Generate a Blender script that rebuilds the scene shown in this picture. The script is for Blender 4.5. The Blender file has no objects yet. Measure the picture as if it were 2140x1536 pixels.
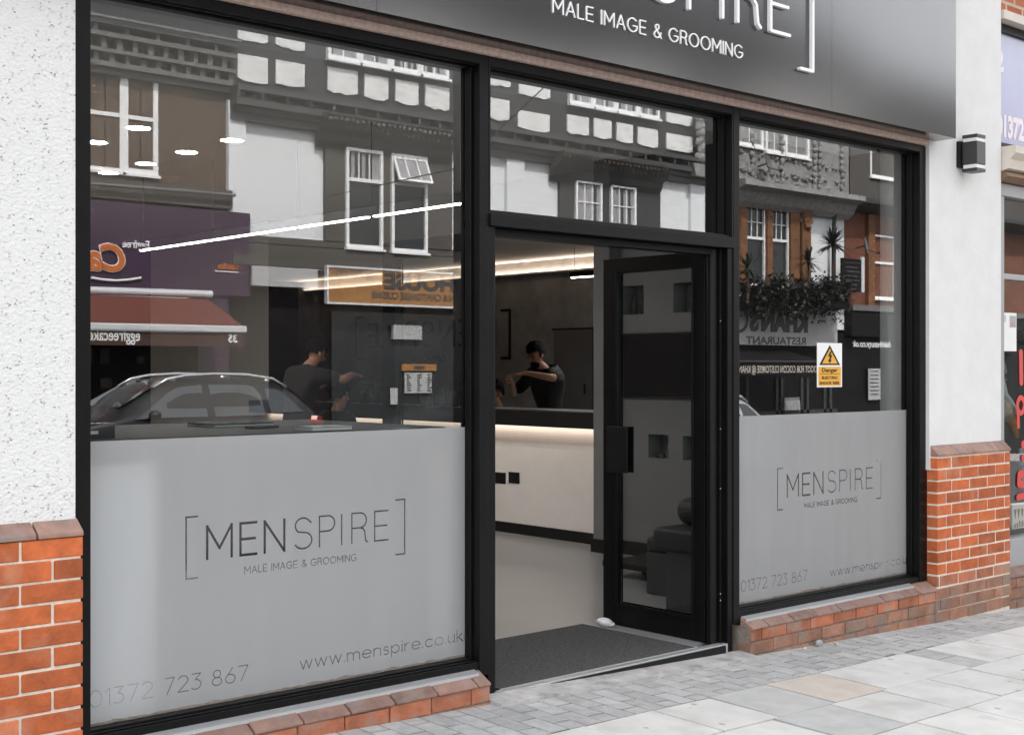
import bpy, bmesh, math, random
from mathutils import Vector, Matrix, geometry
random.seed(7)
S = bpy.context.scene
COL = S.collection
rad = math.radians

# ------------------------------------------------------------------ camera, sky, sun, exposure
PHI = math.pi / 2 - math.atan2(3110, 2752)          # camera turned to the right of the shop front's normal
cam = bpy.data.cameras.new("camera")
cam.lens = 36 * 2752 / 2140
cam.sensor_width = 36
cam.clip_start = 0.05
cam.clip_end = 600
co = bpy.data.objects.new("camera", cam)
COL.objects.link(co)
co.location = (0, -4.5, 1.55)
co.rotation_euler = (rad(90), 0, -PHI)
S.camera = co

W = bpy.data.worlds.new("World")
S.world = W
W.use_nodes = True
wn = W.node_tree.nodes
sky = wn.new("ShaderNodeTexSky")
sky.sky_type = 'NISHITA'
sky.sun_disc = False
SUN_EL, SUN_AZ = 52, -16                            # sun stands behind the shop, a little to the left
sky.sun_elevation = rad(SUN_EL)
sky.sun_rotation = rad(SUN_AZ)
sky.air_density = 1.0
sky.dust_density = 2.5
sky.ozone_density = 0.6
bg = wn["Background"]
hs_ = wn.new("ShaderNodeHueSaturation")
hs_.inputs['Saturation'].default_value = .10           # high thin cloud: a nearly neutral sky
W.node_tree.links.new(sky.outputs[0], hs_.inputs['Color'])
W.node_tree.links.new(hs_.outputs[0], bg.inputs[0])
bg.inputs[1].default_value = 0.15
sl = bpy.data.lights.new("sun", 'SUN')
sl.energy = 2.4
sl.angle = rad(2)
sl.color = (1, .95, .88)
so = bpy.data.objects.new("sun", sl)
COL.objects.link(so)
sd = Vector((math.sin(rad(SUN_AZ)) * math.cos(rad(SUN_EL)), math.cos(rad(SUN_AZ)) * math.cos(rad(SUN_EL)), math.sin(rad(SUN_EL))))
so.rotation_euler = sd.to_track_quat('Z', 'Y').to_euler()
S.view_settings.view_transform = 'Standard'
S.view_settings.look = 'None'
S.view_settings.gamma = 1
S.view_settings.exposure = 2.27
S.cycles.use_denoising = True
S.cycles.max_bounces = 10
S.cycles.diffuse_bounces = 4
S.cycles.glossy_bounces = 6
S.cycles.transmission_bounces = 6
S.cycles.transparent_max_bounces = 24
S.cycles.sample_clamp_indirect = 6
S.cycles.caustics_reflective = False
S.cycles.caustics_refractive = True

# ------------------------------------------------------------------ measuring helpers (photo pixel -> a plane in the world)
F3 = Vector((math.sin(PHI), math.cos(PHI), 0))
R3 = Vector((math.cos(PHI), -math.sin(PHI), 0))
C3 = Vector((0, -4.5, 1.55))
def ray(px, py):
    return F3 + R3 * ((px - 1070) / 2752) + Vector((0, 0, -(py - 769) / 2752))
def ony(px, py, y):
    d = ray(px, py); return C3 + d * ((y - C3.y) / d.y)
def onx(px, py, x):
    d = ray(px, py); return C3 + d * ((x - C3.x) / d.x)
def onz(px, py, z):
    d = ray(px, py); return C3 + d * ((z - C3.z) / d.z)
def ox(px, V=17.0):
    return ony(px, 769, V).x
def oz(px, py, V=17.0):
    return ony(px, py, V).z
def oy(V=17.0):
    return 0.24 - V                                  # real place of a thing the panes show at distance V
def gz(x, y):
    return .05 - .031 * (x - 3.85) + .022 * max(y, -5.2)

# ------------------------------------------------------------------ objects
def link(o, parent=None):
    COL.objects.link(o)
    if parent is not None:
        o.parent = parent
    return o
def thing(name, label, cat, group=None, loc=(0, 0, 0), rz=0):
    o = bpy.data.objects.new(name, None)
    o.empty_display_size = .1
    o.location = loc; o.rotation_euler = (0, 0, rz)
    return tag(link(o), label, cat, group)
def tag(o, label=None, cat=None, group=None, kind=None):
    if label: o["label"] = label
    if cat: o["category"] = cat
    if group: o["group"] = group
    if kind: o["kind"] = kind
    return o
def copy_tree(o, parent=None):
    c = o.copy(); COL.objects.link(c)
    if parent is not None: c.parent = parent
    for ch in list(o.children): copy_tree(ch, c)
    return c

class MB:
    def __init__(s): s.b = bmesh.new()
    def face(s, pts, flip=False):
        vs = [s.b.verts.new(p) for p in pts]
        if flip: vs.reverse()
        try: s.b.faces.new(vs)
        except ValueError: pass
        return s
    def box(s, x0, x1, y0, y1, z0, z1, M=None):
        x0, x1 = min(x0, x1), max(x0, x1); y0, y1 = min(y0, y1), max(y0, y1); z0, z1 = min(z0, z1), max(z0, z1)
        p = [Vector((x, y, z)) for z in (z0, z1) for y in (y0, y1) for x in (x0, x1)]
        if M is not None: p = [M @ q for q in p]
        v = [s.b.verts.new(q) for q in p]
        for f in ((0, 2, 3, 1), (4, 5, 7, 6), (0, 1, 5, 4), (2, 6, 7, 3), (0, 4, 6, 2), (1, 3, 7, 5)):
            s.b.faces.new([v[i] for i in f])
        return s
    def prism(s, poly, axis, a0, a1):
        # poly in the two other axes (in x,y,z order), pushed from a0 to a1 along axis
        def P(u, v, a):
            return {'x': (a, u, v), 'y': (u, a, v), 'z': (u, v, a)}[axis]
        A = [s.b.verts.new(P(u, v, a0)) for u, v in poly]; B = [s.b.verts.new(P(u, v, a1)) for u, v in poly]
        n = len(poly)
        s.b.faces.new(A[::-1]); s.b.faces.new(B)
        for i in range(n):
            s.b.faces.new([A[i], A[(i + 1) % n], B[(i + 1) % n], B[i]])
        return s
    def tube(s, pts, r, n=8, cap=True, M=None, r1=None):
        pts = [Vector(p) for p in pts]
        rings = []
        up = Vector((0, 0, 1))
        for i, p in enumerate(pts):
            t = (pts[min(i + 1, len(pts) - 1)] - pts[max(i - 1, 0)]).normalized()
            a = t.cross(up)
            if a.length < 1e-3: a = t.cross(Vector((1, 0, 0)))
            a.normalize(); b = t.cross(a).normalized()
            rr = r if r1 is None else r + (r1 - r) * i / max(1, len(pts) - 1)
            ring = []
            for k in range(n):
                q = p + (a * math.cos(2 * math.pi * k / n) + b * math.sin(2 * math.pi * k / n)) * rr
                ring.append(s.b.verts.new(M @ q if M is not None else q))
            rings.append(ring)
        for i in range(len(rings) - 1):
            for k in range(n):
                s.b.faces.new([rings[i][k], rings[i][(k + 1) % n], rings[i + 1][(k + 1) % n], rings[i + 1][k]])
        if cap:
            s.b.faces.new(rings[0][::-1]); s.b.faces.new(rings[-1])
        return s
    def lathe(s, prof, c=(0, 0, 0), n=20, ring=False):
        c = Vector(c); rings = []
        for r, z in prof:
            rings.append([s.b.verts.new(c + Vector((max(r, 1e-4) * math.cos(2 * math.pi * k / n), max(r, 1e-4) * math.sin(2 * math.pi * k / n), z))) for k in range(n)])
        for i in range(len(rings) - 1):
            for k in range(n):
                s.b.faces.new([rings[i][k], rings[i][(k + 1) % n], rings[i + 1][(k + 1) % n], rings[i + 1][k]])
        if ring:
            for k in range(n): s.b.faces.new([rings[-1][k], rings[-1][(k + 1) % n], rings[0][(k + 1) % n], rings[0][k]])
        else: s.b.faces.new(rings[0][::-1]); s.b.faces.new(rings[-1])
        return s
    def blob(s, c, rx, ry, rz, seg=14, rings=9, jit=0, M=None):
        T = Matrix.Translation(c) @ (M if M is not None else Matrix()) @ Matrix.Diagonal((rx, ry, rz, 1))
        r = bmesh.ops.create_uvsphere(s.b, u_segments=seg, v_segments=rings, radius=1, matrix=T)
        if jit:
            for v in r['verts']:
                v.co += Vector((random.uniform(-jit, jit), random.uniform(-jit, jit), random.uniform(-jit, jit)))
        return s
    def build(s, name, mat, parent=None, smooth=False, bevel=0, seg=2, loc=None, recalc=True, mods=None):
        if recalc: bmesh.ops.recalc_face_normals(s.b, faces=s.b.faces[:])
        me = bpy.data.meshes.new(name)
        s.b.to_mesh(me); s.b.free()
        if smooth:
            for p in me.polygons: p.use_smooth = True
        if mat is not None: me.materials.append(mat)
        o = bpy.data.objects.new(name, me)
        link(o, parent)
        if loc: o.location = loc
        if bevel:
            m = o.modifiers.new("bevel", 'BEVEL'); m.width = bevel; m.segments = seg; m.limit_method = 'ANGLE'
            m.harden_normals = False
        return o

def text_mesh(body, size, extrude=0.0, bold=0.0, sx=1.0, align='LEFT', shear=0, space=1.0):
    cu = bpy.data.curves.new("t", 'FONT')
    cu.body = body; cu.size = size; cu.extrude = extrude; cu.offset = bold; cu.align_x = align; cu.shear = shear
    cu.space_character = space
    cu.resolution_u = 3
    o = bpy.data.objects.new("t", cu); COL.objects.link(o)
    dg = bpy.context.evaluated_depsgraph_get()
    me = bpy.data.meshes.new_from_object(o.evaluated_get(dg))
    bpy.data.objects.remove(o); bpy.data.curves.remove(cu)
    if sx != 1.0:
        for v in me.vertices: v.co.x *= sx
    return me
def text(name, body, size, mat, parent, loc, facing='front', fit=None, **k):
    me = text_mesh(body, size, **k)
    me.materials.clear(); me.materials.append(mat)
    xs = [v.co.x for v in me.vertices]
    if fit and xs:
        x0, x1 = min(xs), max(xs); q = fit / (x1 - x0)
        for v in me.vertices: v.co.x = (v.co.x - x0) * q
    o = bpy.data.objects.new(name, me); link(o, parent)
    o.location = loc
    o.rotation_euler = {'front': (rad(90), 0, 0), 'back': (rad(90), 0, rad(180)), 'east': (rad(90), 0, rad(90)), 'west': (rad(90), 0, rad(-90))}[facing]
    return o

# ------------------------------------------------------------------ thin rounded stroke lettering
def oval(cx, cy, rx, ry, a0, a1, n=12):
    return [(cx + rx * math.cos(rad(a0 + (a1 - a0) * i / n)), cy + ry * math.sin(rad(a0 + (a1 - a0) * i / n))) for i in range(n + 1)]
def _P(w=.58, r=.25): return [(0, 0), (0, 1), (w - r, 1)] + oval(w - r, .75, r, .25, 80, -80, 8) + [(w - r, .5), (0, .5)]
GLY = {
 'M': (.84, [[(0, 0), (0, 1), (.42, .3), (.84, 1), (.84, 0)]]),
 'E': (.55, [[(.55, 1), (0, 1), (0, 0), (.55, 0)], [(0, .5), (.5, .5)]]),
 'N': (.7, [[(0, 0), (0, 1), (.7, 0), (.7, 1)]]),
 'S': (.62, [[(.58, .84)] + oval(.32, .75, .25, .25, 40, 230, 9) + oval(.32, .27, .29, .27, 60, -150, 11)]),
 'P': (.58, [_P()]),
 'I': (0.0, [[(0, 0), (0, 1)]]),
 'R': (.62, [_P(), [(.3, .5), (.43, .47), (.51, .38), (.53, .2), (.55, .06), (.62, 0)]]),
 'A': (.72, [[(0, 0), (.36, 1), (.72, 0)], [(.12, .33), (.6, .33)]]),
 'L': (.48, [[(0, 1), (0, 0), (.48, 0)]]),
 'G': (.86, [oval(.45, .5, .45, .5, 45, 355, 16)[:-1] + [(.86, .45), (.5, .45)]]),
 'O': (.92, [oval(.46, .5, .46, .5, 0, 350, 20) + [(.92, .5)]]),
 '&': (.72, [[(.72, 0), (.2, .7), (.17, .86), (.24, .97), (.35, 1), (.46, .96), (.5, .85), (.44, .7), (.12, .42), (.04, .22), (.12, .06), (.3, 0), (.48, .06), (.62, .22), (.68, .42)]]),
 'w': (.72, [[(0, .62), (.18, 0), (.36, .62), (.54, 0), (.72, .62)]]),
 'm': (.8, [[(0, 0), (0, .62)], [(0, .35)] + oval(.2, .4, .2, .2, 170, 10, 7) + [(.4, 0)], [(.4, .35)] + oval(.6, .4, .2, .2, 170, 10, 7) + [(.8, 0)]]),
 'n': (.44, [[(0, 0), (0, .62)], [(0, .35)] + oval(.22, .39, .22, .22, 170, 10, 7) + [(.44, 0)]]),
 'e': (.56, [[(.02, .32), (.56, .32)] + oval(.28, .31, .28, .31, 10, 320, 12)]),
 's': (.36, [oval(.18, .46, .15, .15, 40, 240, 7) + oval(.18, .16, .17, .16, 60, -140, 8)]),
 'p': (.52, [[(0, -.28), (0, .6)], oval(.26, .31, .26, .31, 165, -165, 14)]),
 'i': (0.0, [[(0, 0), (0, .6)], [(0, .8), (0, .85)]]),
 'r': (.3, [[(0, 0), (0, .6)], [(0, .35), (.06, .5), (.17, .59), (.3, .6)]]),
 'c': (.5, [oval(.28, .31, .28, .31, 45, 315, 12)]),
 'o': (.58, [oval(.29, .31, .29, .31, 0, 345, 16) + [(.58, .31)]]),
 'u': (.44, [[(0, .62), (0, .22)] + oval(.22, .22, .22, .22, 190, 350, 7), [(.44, .62), (.44, 0)]]),
 'k': (.42, [[(0, 0), (0, .95)], [(.36, .62), (0, .27)], [(.1, .37), (.42, 0)]]),
 '.': (0.0, [[(0, 0), (0, .05)]]),
 '0': (.56, [oval(.28, .5, .28, .5, 0, 348, 18) + [(.56, .5)]]),
 '1': (.2, [[(0, .8), (.2, 1), (.2, 0)]]),
 '2': (.52, [oval(.26, .72, .26, .28, 160, -30, 9) + [(0, 0), (.54, 0)]]),
 '3': (.5, [[(.02, 1), (.48, 1), (.2, .62)] + oval(.22, .31, .28, .31, 85, -140, 10)]),
 '6': (.54, [[(.4, 1), (.08, .46)] + oval(.27, .29, .27, .29, 140, 490, 16)]),
 '7': (.52, [[(0, 1), (.52, 1), (.14, 0)]]),
 '8': (.52, [oval(.26, .75, .2, .24, -90, 270, 14), oval(.26, .26, .26, .26, 90, 450, 14)]),
}
def word(txt, x0, z0, cap, width=None, gap=.26, space=.5, w=.02):
    """strokes (list of point lists, width) of one line of lettering"""
    x = 0; out = []
    for c in txt:
        if c == ' ': x += space; continue
        gw, st = GLY[c]
        for s in st: out.append([(x + a, b) for a, b in s])
        x += gw + gap
    tot = x - gap
    k = cap if width is None else width / tot
    return [([(x0 + a * k, z0 + b * cap) for a, b in s], w) for s in out]
def logo(x0, z0, k, thick, thin, tagcap=.027, tagx=.255, tagw=.535, tagz=-.005, tagthin=None):
    """the bracketed logo; x0,z0 = lower left corner of the left bracket, k = size factor"""
    L = []
    for c, a, b in (('M', .09, .197), ('E', .236, .308), ('N', .346, .437), ('S', .479, .57), ('P', .606, .681), ('I', .716, .716), ('R', .768, .848), ('E', .886, .956)):
        gw, st = GLY[c]
        for s in st:
            q = (b - a) / gw if gw else 0
            L.append(([(x0 + (a + u * q) * k, z0 + (.069 + v * .126) * k) for u, v in s], thick if c in 'MN' or a < .4 else thin))
    for xa, xb in ((0, .048), (1.046, .998)):
        L.append(([(x0 + xb * k, z0 + .237 * k), (x0 + xa * k, z0 + .237 * k), (x0 + xa * k, z0), (x0 + xb * k, z0)], thin))
    L += word('MALE IMAGE & GROOMING', x0 + tagx * k, z0 + tagz * k, tagcap * k, tagw * k, w=tagthin or thin * .6)
    return L
def raised(name, strokes, y, depth, mat, parent, axis='y', sign=1):
    mb = MB()
    for pts, w in strokes:
        for i in range(len(pts) - 1):
            (a, b), (c, d) = pts[i], pts[i + 1]
            v = Vector((c - a, d - b)); l = v.length
            if l < 1e-6: continue
            v /= l; nn = Vector((-v.y, v.x)); p0 = Vector((a, b)); p1 = Vector((c, d))
            poly = []
            t0 = math.atan2(v.y, v.x)
            for kx in range(7): ang = t0 - math.pi / 2 + math.pi * kx / 6; poly.append(p1 + Vector((math.cos(ang), math.sin(ang))) * w / 2)
            for kx in range(7): ang = t0 + math.pi / 2 + math.pi * kx / 6; poly.append(p0 + Vector((math.cos(ang), math.sin(ang))) * w / 2)
            e = i * 2e-5
            mb.prism([(sign * q.x, q.y) for q in poly], axis, y, y + depth - math.copysign(e, depth))
    return mb.build(name, mat, parent)
def cut_film(name, x0, x1, z0, z1, y, strokes, mat, parent):
    vs = [Vector((x0, z0)), Vector((x1, z0)), Vector((x1, z1)), Vector((x0, z1))]; fs = [[0, 1, 2, 3]]
    pieces = []
    for pts, w in strokes:
        for i in range(len(pts) - 1):
            a, b = Vector(pts[i]), Vector(pts[i + 1]); d = (b - a)
            if d.length < 1e-6: continue
            d.normalize(); nn = Vector((-d.y, d.x)) * w / 2; e = d * w * .42
            pieces.append([a - e - nn, b + e - nn, b + e + nn, a - e + nn])
    for r in pieces:
        area = sum(r[i].x * r[(i + 1) % len(r)].y - r[(i + 1) % len(r)].x * r[i].y for i in range(len(r)))
        if area < 0: r = r[::-1]
        fs.append(list(range(len(vs), len(vs) + len(r)))); vs += r
    V, Ed, Fa, ov, oe, of = geometry.delaunay_2d_cdt(vs, [], fs, 1, 1e-6)
    mb = MB(); bv = [mb.b.verts.new((v.x, y, v.y)) for v in V]
    for f, src in zip(Fa, of):
        if 0 in src and len(src) == 1:
            try: mb.b.faces.new([bv[i] for i in f])
            except ValueError: pass
    loose = [v for v in mb.b.verts if not v.link_faces]
    bmesh.ops.delete(mb.b, geom=loose, context='VERTS')
    return mb.build(name, mat, parent)

# ------------------------------------------------------------------ materials
def _new(name):
    m = bpy.data.materials.new(name); m.use_nodes = True
    return m, m.node_tree, m.node_tree.nodes, m.node_tree.links, m.node_tree.nodes["Principled BSDF"]
def mat(name, col, rough=.6, metal=0, var=.12, scale=6, bump=0, bscale=60, spec=.5, island=0, coat=0, stretch=(1, 1, 1), emit=None, stain=None, spots=0):
    m, t, N, L, b = _new(name)
    b.inputs['Roughness'].default_value = rough
    b.inputs['Metallic'].default_value = metal
    b.inputs['Specular IOR Level'].default_value = spec
    b.inputs['Coat Weight'].default_value = coat
    b.inputs['Coat Roughness'].default_value = .05
    geo = N.new("ShaderNodeNewGeometry")
    mp = N.new("ShaderNodeMapping"); mp.inputs['Scale'].default_value = stretch
    L.new(geo.outputs['Position'], mp.inputs[0])
    nz = N.new("ShaderNodeTexNoise"); nz.inputs['Scale'].default_value = scale; nz.inputs['Detail'].default_value = 6; nz.inputs['Roughness'].default_value = .65
    L.new(mp.outputs[0], nz.inputs['Vector'])
    mr = N.new("ShaderNodeMapRange"); mr.inputs['From Min'].default_value = .3; mr.inputs['From Max'].default_value = .7
    mr.inputs['To Min'].default_value = 1 - var; mr.inputs['To Max'].default_value = 1 + var
    L.new(nz.outputs[0], mr.inputs[0])
    fac = mr.outputs[0]
    if island:
        m2 = N.new("ShaderNodeMapRange"); m2.inputs['To Min'].default_value = 1 - island; m2.inputs['To Max'].default_value = 1 + island
        L.new(geo.outputs['Random Per Island'], m2.inputs[0])
        mm = N.new("ShaderNodeMath"); mm.operation = 'MULTIPLY'
        L.new(fac, mm.inputs[0]); L.new(m2.outputs[0], mm.inputs[1]); fac = mm.outputs[0]
    vm = N.new("ShaderNodeVectorMath"); vm.operation = 'SCALE'
    vm.inputs[0].default_value = col[:3]
    L.new(fac, vm.inputs['Scale'])
    out = vm.outputs[0]
    if stain:
        sc, lo, hi, scale2, amt = stain
        n3 = N.new("ShaderNodeTexNoise"); n3.inputs['Scale'].default_value = scale2; n3.inputs['Detail'].default_value = 5
        L.new(mp.outputs[0], n3.inputs['Vector'])
        r3 = N.new("ShaderNodeMapRange"); r3.inputs['From Min'].default_value = lo; r3.inputs['From Max'].default_value = hi; r3.inputs['To Max'].default_value = amt
        L.new(n3.outputs[0], r3.inputs[0])
        mx = N.new("ShaderNodeMix"); mx.data_type = 'RGBA'
        L.new(r3.outputs[0], mx.inputs[0]); L.new(out, mx.inputs[6]); mx.inputs[7].default_value = (*sc, 1)
        out = mx.outputs[2]
    if spots:
        vs_ = N.new("ShaderNodeTexVoronoi"); vs_.inputs['Scale'].default_value = spots; L.new(geo.outputs['Position'], vs_.inputs['Vector'])
        n4 = N.new("ShaderNodeTexNoise"); n4.inputs['Scale'].default_value = 60; n4.inputs['Detail'].default_value = 3; L.new(geo.outputs['Position'], n4.inputs['Vector'])
        ad = N.new("ShaderNodeMath"); ad.operation = 'MULTIPLY_ADD'; ad.inputs[1].default_value = .16; L.new(n4.outputs[0], ad.inputs[0]); L.new(vs_.outputs['Distance'], ad.inputs[2])
        r4 = N.new("ShaderNodeMapRange"); r4.inputs['From Min'].default_value = .13; r4.inputs['From Max'].default_value = .19; r4.inputs['To Min'].default_value = .55; r4.inputs['To Max'].default_value = 1
        L.new(ad.outputs[0], r4.inputs[0])
        v4 = N.new("ShaderNodeVectorMath"); v4.operation = 'SCALE'; L.new(out, v4.inputs[0]); L.new(r4.outputs[0], v4.inputs['Scale']); out = v4.outputs[0]
    L.new(out, b.inputs['Base Color'])
    if bump:
        n2 = N.new("ShaderNodeTexNoise"); n2.inputs['Scale'].default_value = bscale; n2.inputs['Detail'].default_value = 4
        L.new(mp.outputs[0], n2.inputs['Vector'])
        bp = N.new("ShaderNodeBump"); bp.inputs['Strength'].default_value = bump; bp.inputs['Distance'].default_value = .01
        L.new(n2.outputs[0], bp.inputs['Height']); L.new(bp.outputs[0], b.inputs['Normal'])
    if emit:
        b.inputs['Emission Color'].default_value = (*emit[0], 1); b.inputs['Emission Strength'].default_value = emit[1]
    return m
def brickmat(name, c1, c2, mortar, course=.075, length=.225, rough=.85, msize=.012, plane='xz'):
    m, t, N, L, b = _new(name)
    b.inputs['Roughness'].default_value = rough
    geo = N.new("ShaderNodeNewGeometry"); sp = N.new("ShaderNodeSeparateXYZ"); cb = N.new("ShaderNodeCombineXYZ")
    L.new(geo.outputs['Position'], sp.inputs[0])
    ad = N.new("ShaderNodeMath"); ad.operation = 'ADD'
    L.new(sp.outputs[0], ad.inputs[0]); L.new(sp.outputs[1], ad.inputs[1])
    L.new(ad.outputs[0], cb.inputs[0]); L.new(sp.outputs[2], cb.inputs[1])
    br = N.new("ShaderNodeTexBrick")
    br.inputs['Scale'].default_value = 1; br.inputs['Brick Width'].default_value = length; br.inputs['Row Height'].default_value = course
    br.inputs['Mortar Size'].default_value = msize; br.inputs['Mortar Smooth'].default_value = .2
    br.inputs['Color1'].default_value = (*c1, 1); br.inputs['Color2'].default_value = (*c2, 1); br.inputs['Mortar'].default_value = (*mortar, 1)
    L.new(cb.outputs[0], br.inputs['Vector'])
    nz = N.new("ShaderNodeTexNoise"); nz.inputs['Scale'].default_value = 2.5; nz.inputs['Detail'].default_value = 8
    L.new(geo.outputs['Position'], nz.inputs['Vector'])
    mr = N.new("ShaderNodeMapRange"); mr.inputs['From Min'].default_value = .3; mr.inputs['From Max'].default_value = .7; mr.inputs['To Min'].default_value = .8; mr.inputs['To Max'].default_value = 1.15
    L.new(nz.outputs[0], mr.inputs[0])
    vm = N.new("ShaderNodeVectorMath"); vm.operation = 'SCALE'
    L.new(br.outputs['Color'], vm.inputs[0]); L.new(mr.outputs[0], vm.inputs['Scale']); L.new(vm.outputs[0], b.inputs['Base Color'])
    bp = N.new("ShaderNodeBump"); bp.inputs['Strength'].default_value = .6; bp.inputs['Distance'].default_value = .01; bp.invert = True
    L.new(br.outputs['Fac'], bp.inputs['Height']); L.new(bp.outputs[0], b.inputs['Normal'])
    return m
def glass(name, ior=2.0, tint=(.9, .92, .92), wav=0.0):
    m, t, N, L, b = _new(name)
    N.remove(b)
    tr = N.new("ShaderNodeBsdfTransparent"); tr.inputs[0].default_value = (*tint, 1)
    gl = N.new("ShaderNodeBsdfGlossy"); gl.inputs['Roughness'].default_value = 0.0; gl.inputs['Color'].default_value = (.97, .98, 1, 1)
    fr = N.new("ShaderNodeFresnel"); fr.inputs[0].default_value = ior
    mx = N.new("ShaderNodeMixShader")
    g0 = N.new("ShaderNodeNewGeometry"); sb = N.new("ShaderNodeMath"); sb.operation = 'SUBTRACT'; sb.inputs[0].default_value = 1; ml = N.new("ShaderNodeMath"); ml.operation = 'MULTIPLY'
    L.new(g0.outputs['Backfacing'], sb.inputs[1]); L.new(fr.outputs[0], ml.inputs[0]); L.new(sb.outputs[0], ml.inputs[1])
    L.new(ml.outputs[0], mx.inputs[0]); L.new(tr.outputs[0], mx.inputs[1]); L.new(gl.outputs[0], mx.inputs[2])
    L.new(mx.outputs[0], N["Material Output"].inputs[0])
    if wav:
        geo = N.new("ShaderNodeNewGeometry"); nz = N.new("ShaderNodeTexNoise"); nz.inputs['Scale'].default_value = .9; nz.inputs['Detail'].default_value = 1
        L.new(geo.outputs['Position'], nz.inputs['Vector'])
        bp = N.new("ShaderNodeBump"); bp.inputs['Strength'].default_value = wav; bp.inputs['Distance'].default_value = .002
        L.new(nz.outputs[0], bp.inputs['Height']); L.new(bp.outputs[0], gl.inputs['Normal']); L.new(bp.outputs[0], fr.inputs['Normal'])
    return m
def emission(name, col, s):
    m, t, N, L, b = _new(name); N.remove(b)
    e = N.new("ShaderNodeEmission"); e.inputs[0].default_value = (*col, 1); e.inputs[1].default_value = s
    L.new(e.outputs[0], N["Material Output"].inputs[0]); return m
def film_mat():
    m, t, N, L, b = _new("frosted_film"); N.remove(b)
    df = N.new("ShaderNodeBsdfDiffuse"); df.inputs[0].default_value = (.70, .705, .71, 1)
    rf = N.new("ShaderNodeBsdfRefraction"); rf.inputs['Roughness'].default_value = .5; rf.inputs['IOR'].default_value = 1.38; rf.inputs[0].default_value = (.95, .95, .96, 1)
    mx = N.new("ShaderNodeMixShader"); mx.inputs[0].default_value = .565
    geo = N.new("ShaderNodeNewGeometry"); mp = N.new("ShaderNodeMapping"); mp.inputs['Scale'].default_value = (3, 1, .5); L.new(geo.outputs['Position'], mp.inputs[0])
    nz = N.new("ShaderNodeTexNoise"); nz.inputs['Scale'].default_value = 4; nz.inputs['Detail'].default_value = 6; L.new(mp.outputs[0], nz.inputs['Vector'])
    cr = N.new("ShaderNodeValToRGB"); cr.color_ramp.elements[0].position = .3; cr.color_ramp.elements[1].position = .7
    cr.color_ramp.elements[0].color = (.80, .805, .81, 1); cr.color_ramp.elements[1].color = (.86, .865, .87, 1)
    L.new(nz.outputs[0], cr.inputs[0]); L.new(cr.outputs[0], df.inputs[0])
    tl = N.new("ShaderNodeBsdfTranslucent"); tl.inputs[0].default_value = (.92, .92, .92, 1)
    m2 = N.new("ShaderNodeMixShader"); m2.inputs[0].default_value = .26
    L.new(df.outputs[0], m2.inputs[1]); L.new(tl.outputs[0], m2.inputs[2])
    L.new(m2.outputs[0], mx.inputs[1]); L.new(rf.outputs[0], mx.inputs[2])
    L.new(mx.outputs[0], N["Material Output"].inputs[0]); return m
def roughcast():
    m, t, N, L, b = _new("roughcast_render")
    b.inputs['Roughness'].default_value = .9
    geo = N.new("ShaderNodeNewGeometry")
    mp = N.new("ShaderNodeMapping"); mp.inputs['Scale'].default_value = (1, 1, 1.35); mp.inputs['Rotation'].default_value = (0, rad(12), 0)
    L.new(geo.outputs['Position'], mp.inputs[0])
    vo = N.new("ShaderNodeTexVoronoi"); vo.inputs['Scale'].default_value = 72; vo.inputs['Randomness'].default_value = 1
    nz = N.new("ShaderNodeTexNoise"); nz.inputs['Scale'].default_value = 28; nz.inputs['Detail'].default_value = 3
    L.new(mp.outputs[0], vo.inputs['Vector']); L.new(mp.outputs[0], nz.inputs['Vector'])
    r1 = N.new("ShaderNodeMapRange"); r1.inputs['From Min'].default_value = .12; r1.inputs['From Max'].default_value = .34
    L.new(vo.outputs['Distance'], r1.inputs[0])
    r2 = N.new("ShaderNodeMapRange"); r2.inputs['From Min'].default_value = .49; r2.inputs['From Max'].default_value = .66; r2.inputs['To Min'].default_value = 1; r2.inputs['To Max'].default_value = 0
    L.new(nz.outputs[0], r2.inputs[0])
    mx = N.new("ShaderNodeMath"); mx.operation = 'MAXIMUM'; L.new(r1.outputs[0], mx.inputs[0]); L.new(r2.outputs[0], mx.inputs[1])
    cr = N.new("ShaderNodeValToRGB"); cr.color_ramp.elements[0].color = (.20, .19, .18, 1); cr.color_ramp.elements[1].color = (.70, .70, .695, 1)
    cr.color_ramp.elements[1].position = .75
    L.new(mx.outputs[0], cr.inputs[0]); L.new(cr.outputs[0], b.inputs['Base Color'])
    n2 = N.new("ShaderNodeTexNoise"); n2.inputs['Scale'].default_value = 60; n2.inputs['Detail'].default_value = 3; L.new(mp.outputs[0], n2.inputs['Vector'])
    ad = N.new("ShaderNodeMath"); ad.operation = 'ADD'; L.new(mx.outputs[0], ad.inputs[0]); L.new(n2.outputs[0], ad.inputs[1])
    bp = N.new("ShaderNodeBump"); bp.inputs['Strength'].default_value = .7; bp.inputs['Distance'].default_value = .010
    L.new(ad.outputs[0], bp.inputs['Height']); L.new(bp.outputs[0], b.inputs['Normal'])
    return m
def mirror_mat():
    m, t, N, L, b = _new("mirror_glass"); b.inputs['Metallic'].default_value = 1; b.inputs['Roughness'].default_value = 0.0
    b.inputs['Base Color'].default_value = (.80, .82, .82, 1); return m

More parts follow.
